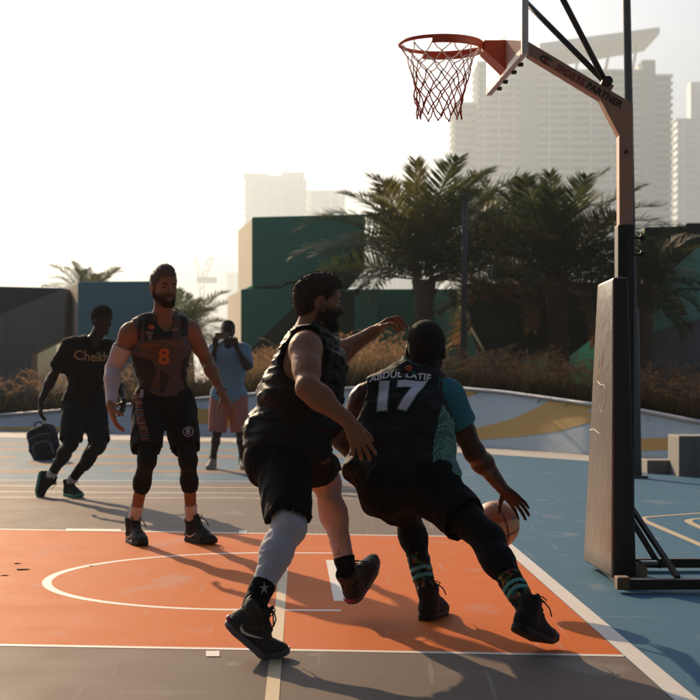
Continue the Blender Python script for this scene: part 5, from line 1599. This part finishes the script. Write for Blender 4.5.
# ---------------------------------------------------------------- runner in the printed black t-shirt
def player_tee():
    fL = foot_pose(G(65, 496), G(95, 499.5))
    hr = P(40.5, 470, 14.3); fR = foot_pose(hr, hr+Vector((-.03, -.05, -.25)), (1, -.25, 0), math.radians(12))
    J = dict(head=P(102, 321, 14.1), neck=P(94, 340, 14.2), shR=P(70, 347, 14.1), shL=P(108, 349, 14.3), elR=P(52, 378, 14.15), wrR=P(41, 401, 14.05),
             elL=P(117, 380, 14.45), wrL=P(124, 402, 14.2), pelvis=P(84, 400, 14.25), hipR=P(75, 405, 14.2), hipL=P(94, 405, 14.3), knR=P(71, 443, 14.0), knL=P(99, 444, 14.05),
             anR=fR['ankle'], anL=fL['ankle'])
    cfg = dict(J=J, skin=(.030, .016, .011), s=1.0, face=(.62, -.75, -.22), hs=1.0, arm=.96, leg=.98, footR=fR, footL=fL,
               handR=((-.05, -.2, -1), (.5, -.8, 0), (.8, .5, 0), .4), handL=((-.1, -.5, -.9), (-.3, -.8, .2), (-.8, .3, 0), .7))
    root = empty('person', (J['pelvis'].x, J['pelvis'].y, 0), 'running player in black lettered t-shirt with green soled shoes', 'person')
    pr = build_person(cfg); skin = skin_mat('skin_dark', (.030, .016, .011), .42)
    body, R, W, hs = body_mesh(root, pr, cfg, skin, .0075)
    make_eyes(root, W, R, hs, root); make_hair(root, J['head'], R, hs, M_hairblk, .010, .070, back=-.04, noise=(.010, 60), top=.010, vox=.006)
    j = top_mesh(root, pr, M_black, 'tshirt', e=.020, hem=-.03, sleeves=.72, cuff=.026, vneck=.03, flare=(.18, .14, .12), disp=(.020, (7, 7, 14)), vox=.0085, neck_r=.074)
    bv = bvh_of(j); rt, fw, up = pr['R']
    lettering(j, bv, 'Cheikh', P(93.5, 357, 14.05), -rt, up, .118, mat('print_gold', (.36, .22, .085), .6), bold=.002, lift=.006, xscale=.95)
    shorts_mesh(root, pr, .92, .92, .105, cloth_mat('shorts_navy', (.007, .010, .014), .85), top=.08, vox=.009, disp=(.016, (8, 8, 8)))
    for sd in 'RL':
        legging(root, pr, sd, cloth_mat('tights_navy', (.006, .009, .012), .7), 'legging', -1, .82, .006, .0065)
        legging(root, pr, sd, M_sockwhite, 'sock', .80, 1.05, .009, .006)
        make_shoe(root, cfg['foot'+sd], 1 if sd == 'R' else -1, (M_shoeblk, M_solegreen, M_lace), None, True, 1.0)
player_tee()

# ---------------------------------------------------------------- onlooker filming with a phone
def onlooker():
    fR = foot_pose(G(214, 468.5), G(205, 471)); fL = foot_pose(G(242, 468.5), G(246, 471.5))
    J = dict(head=P(228, 331, 18.05), neck=P(229, 345, 18.15), shR=P(214.5, 350.5, 18.12), shL=P(244, 350, 18.12), elR=P(211, 367, 17.95), wrR=P(215, 347, 17.80),
             elL=P(247, 367, 17.95), wrL=P(236.5, 347, 17.82), pelvis=P(229, 396, 18.15), hipR=P(220, 399, 18.12), hipL=P(238, 399, 18.12), knR=P(217, 433, 18.1), knL=P(240.5, 433, 18.1),
             anR=fR['ankle'], anL=fL['ankle'])
    cfg = dict(J=J, skin=(.045, .024, .016), s=.98, face=(-.08, -1, -.05), hs=1.0, footR=fR, footL=fL, belly=1.12, girth=1.04,
               handR=((.10, -.25, .95), (.9, -.2, .3), (.5, -.3, .1), .75), handL=((-.25, -.25, .95), (-.9, -.2, .3), (-.5, -.3, .1), .75))
    root = empty('person', (J['pelvis'].x, J['pelvis'].y, 0), 'onlooker in pale blue shirt and coral shorts filming with a phone', 'person')
    pr = build_person(cfg); skin = skin_mat('skin_brown', (.045, .024, .016), .45)
    body, R, W, hs = body_mesh(root, pr, cfg, skin, .0085)
    make_hair(root, J['head'], R, hs, M_hairblk, .004, .068, back=-.04, noise=(.004, 90), vox=.006)
    top_mesh(root, pr, cloth_mat('shirt_blue', (.22, .33, .42), .8), 'shirt', e=.022, hem=-.06, sleeves=.98, cuff=.022, vneck=.05, flare=(.215, .185, .15), disp=(.016, (7, 7, 12)), vox=.009, neck_r=.07)
    shorts_mesh(root, pr, .97, .97, .112, cloth_mat('shorts_coral', (.55, .20, .155), .8), top=.06, vox=.009, disp=(.018, (8, 8, 6)))
    for sd in 'RL':
        make_shoe(root, cfg['foot'+sd], 1 if sd == 'R' else -1, (mat('shoe_canvas', (.30, .28, .22), .8), mat('sole_cream', (.50, .47, .38), .7), mat('lace_cream', (.4, .38, .3), .8)), None, False, 1.0)
    ph = empty('phone', P(222, 336, 17.66), 'small dark phone held up by the onlooker in pale blue shirt', 'phone')
    mb = MB(); c = P(222, 336, 17.66); mb.obox(c, (1, 0, 0), (0, 1, 0), (0, 0, 1), .080, .0045, .038); mb.build('case', mat('phone_case', (.16, .10, .06), .4), ph, bevel=.004)
    mb = MB(); mb.tube([c+Vector((-.055, -.005, .02)), c+Vector((-.055, -.009, .02))], .010, 12); mb.build('lens', mat('phone_lens', (.01, .01, .012), .15), ph)
onlooker()

# ================================================================== basketball
def basketball():
    c = P(495.5, 525, 7.70); r = .120
    root = empty('basketball', c, 'brown and tan panelled basketball under the dribbling hand', 'ball')
    Rm = np.array((Matrix.Rotation(.5, 3, 'Z') @ Matrix.Rotation(.35, 3, 'X') @ Matrix.Rotation(-.25, 3, 'Y')))
    n = 48; vs, fs = [], []
    bm = bmesh.new(); bmesh.ops.create_uvsphere(bm, u_segments=64, v_segments=40, radius=r)
    V = np.array([tuple(v.co) for v in bm.verts]); F = [tuple(v.index for v in f.verts) for f in bm.faces]; bm.free()
    u = V/r
    lobes = [A3([0, 1, 0]), A3([0, -1, 0])]
    def seam_d(q):
        a = np.abs(q[:, 0]); b = np.abs(q[:, 2])
        e = [np.abs(np.sqrt((q[:, 1]-s_*.93)**2*.55+q[:, 2]**2*1.15)-.60) for s_ in (1, -1)]
        return np.minimum(np.minimum(a, b), np.minimum(*e))
    sd = seam_d(u)
    rad = r*(1-.010*np.clip(1-sd/.035, 0, 1))
    tan_ = (np.sqrt((u[:, 1]-.93)**2*.55+u[:, 2]**2*1.15) < .60) | (np.sqrt((u[:, 1]+.93)**2*.55+u[:, 2]**2*1.15) < .60)
    col = np.where(tan_[:, None], A3([.58, .34, .15]), A3([.46, .12, .03]))
    col = np.where((sd < .028)[:, None], A3([.012, .010, .009]), col)
    W_ = (u*rad[:, None])@Rm.T+A3(c)
    o = mesh_from('ball_skin', W_, F, mat('ball_leather', (.2, .06, .02), .5, attr='col', bump=(520, .5, .002)), root, True)
    at = o.data.color_attributes.new('col', 'FLOAT_COLOR', 'POINT'); at.data.foreach_set('color', np.concatenate([col, np.ones((len(col), 1))], 1).astype(np.float32).ravel())
basketball()

# ================================================================== backpack
def backpack():
    d = 20.3; c = P(43, 443, d)
    root = empty('backpack', (c.x, d, 0), 'dark navy backpack with grey piping slumped on the court', 'backpack')
    Mb = cloth_mat('bag_navy', (.016, .022, .034), .8); Mp = mat('bag_piping', (.28, .29, .31), .7)
    Rt = axes((1, 0, .26), (0, 1, .0), (-.26, .0, 1))*1.0
    S = Solid().u(Box(c+Vector((0, .05, 0)), (.19, .13, .225), Rt, .10), .03); S.u(Box(A3(c)-Rt[2]*.075-A3([0, .07, 0]), (.125, .06, .10), Rt, .045), .015); S.u(Ell(A3(c)+Rt[2]*.17, (.135, .11, .07), Rt), .03)
    S.disp(.05, 9); S.disp(.016, 26, 1.3, True)
    V, F = finish(S, .008); np_mesh('bag', V, F, Mb, root)
    L = lambda x, y, z: A3(c)+Rt[0]*x+A3([0, y, 0])+Rt[2]*z
    for pts in ([(-.125, -.125, -.17), (-.12, -.130, -.02), (-.06, -.135, .02), (.06, -.135, .02), (.12, -.130, -.02), (.125, -.125, -.17)], [(-.15, -.07, .09), (-.05, -.085, .115), (.06, -.085, .115), (.15, -.07, .09)], [(-.14, -.06, .18), (-.10, -.08, .205), (.02, -.085, .215)]):
        mb = MB(); mb.tube([L(*p) for p in pts], .007, 6); mb.build('piping', Mp, root, True)
    mb = MB(); mb.tube([L(-.05, 0, .235), L(-.045, 0, .275), L(0, 0, .285), L(.045, 0, .275), L(.05, 0, .235)], .011, 8); mb.build('handle', Mb, root, True)
    for sx in (-1, 1):
        mb = MB(); mb.tube([L(sx*.10, .15, .19), L(sx*.13, .21, .08), L(sx*.135, .20, -.08), L(sx*.12, .15, -.18)], .016, 8); mb.build('strap', Mb, root, True)
backpack()
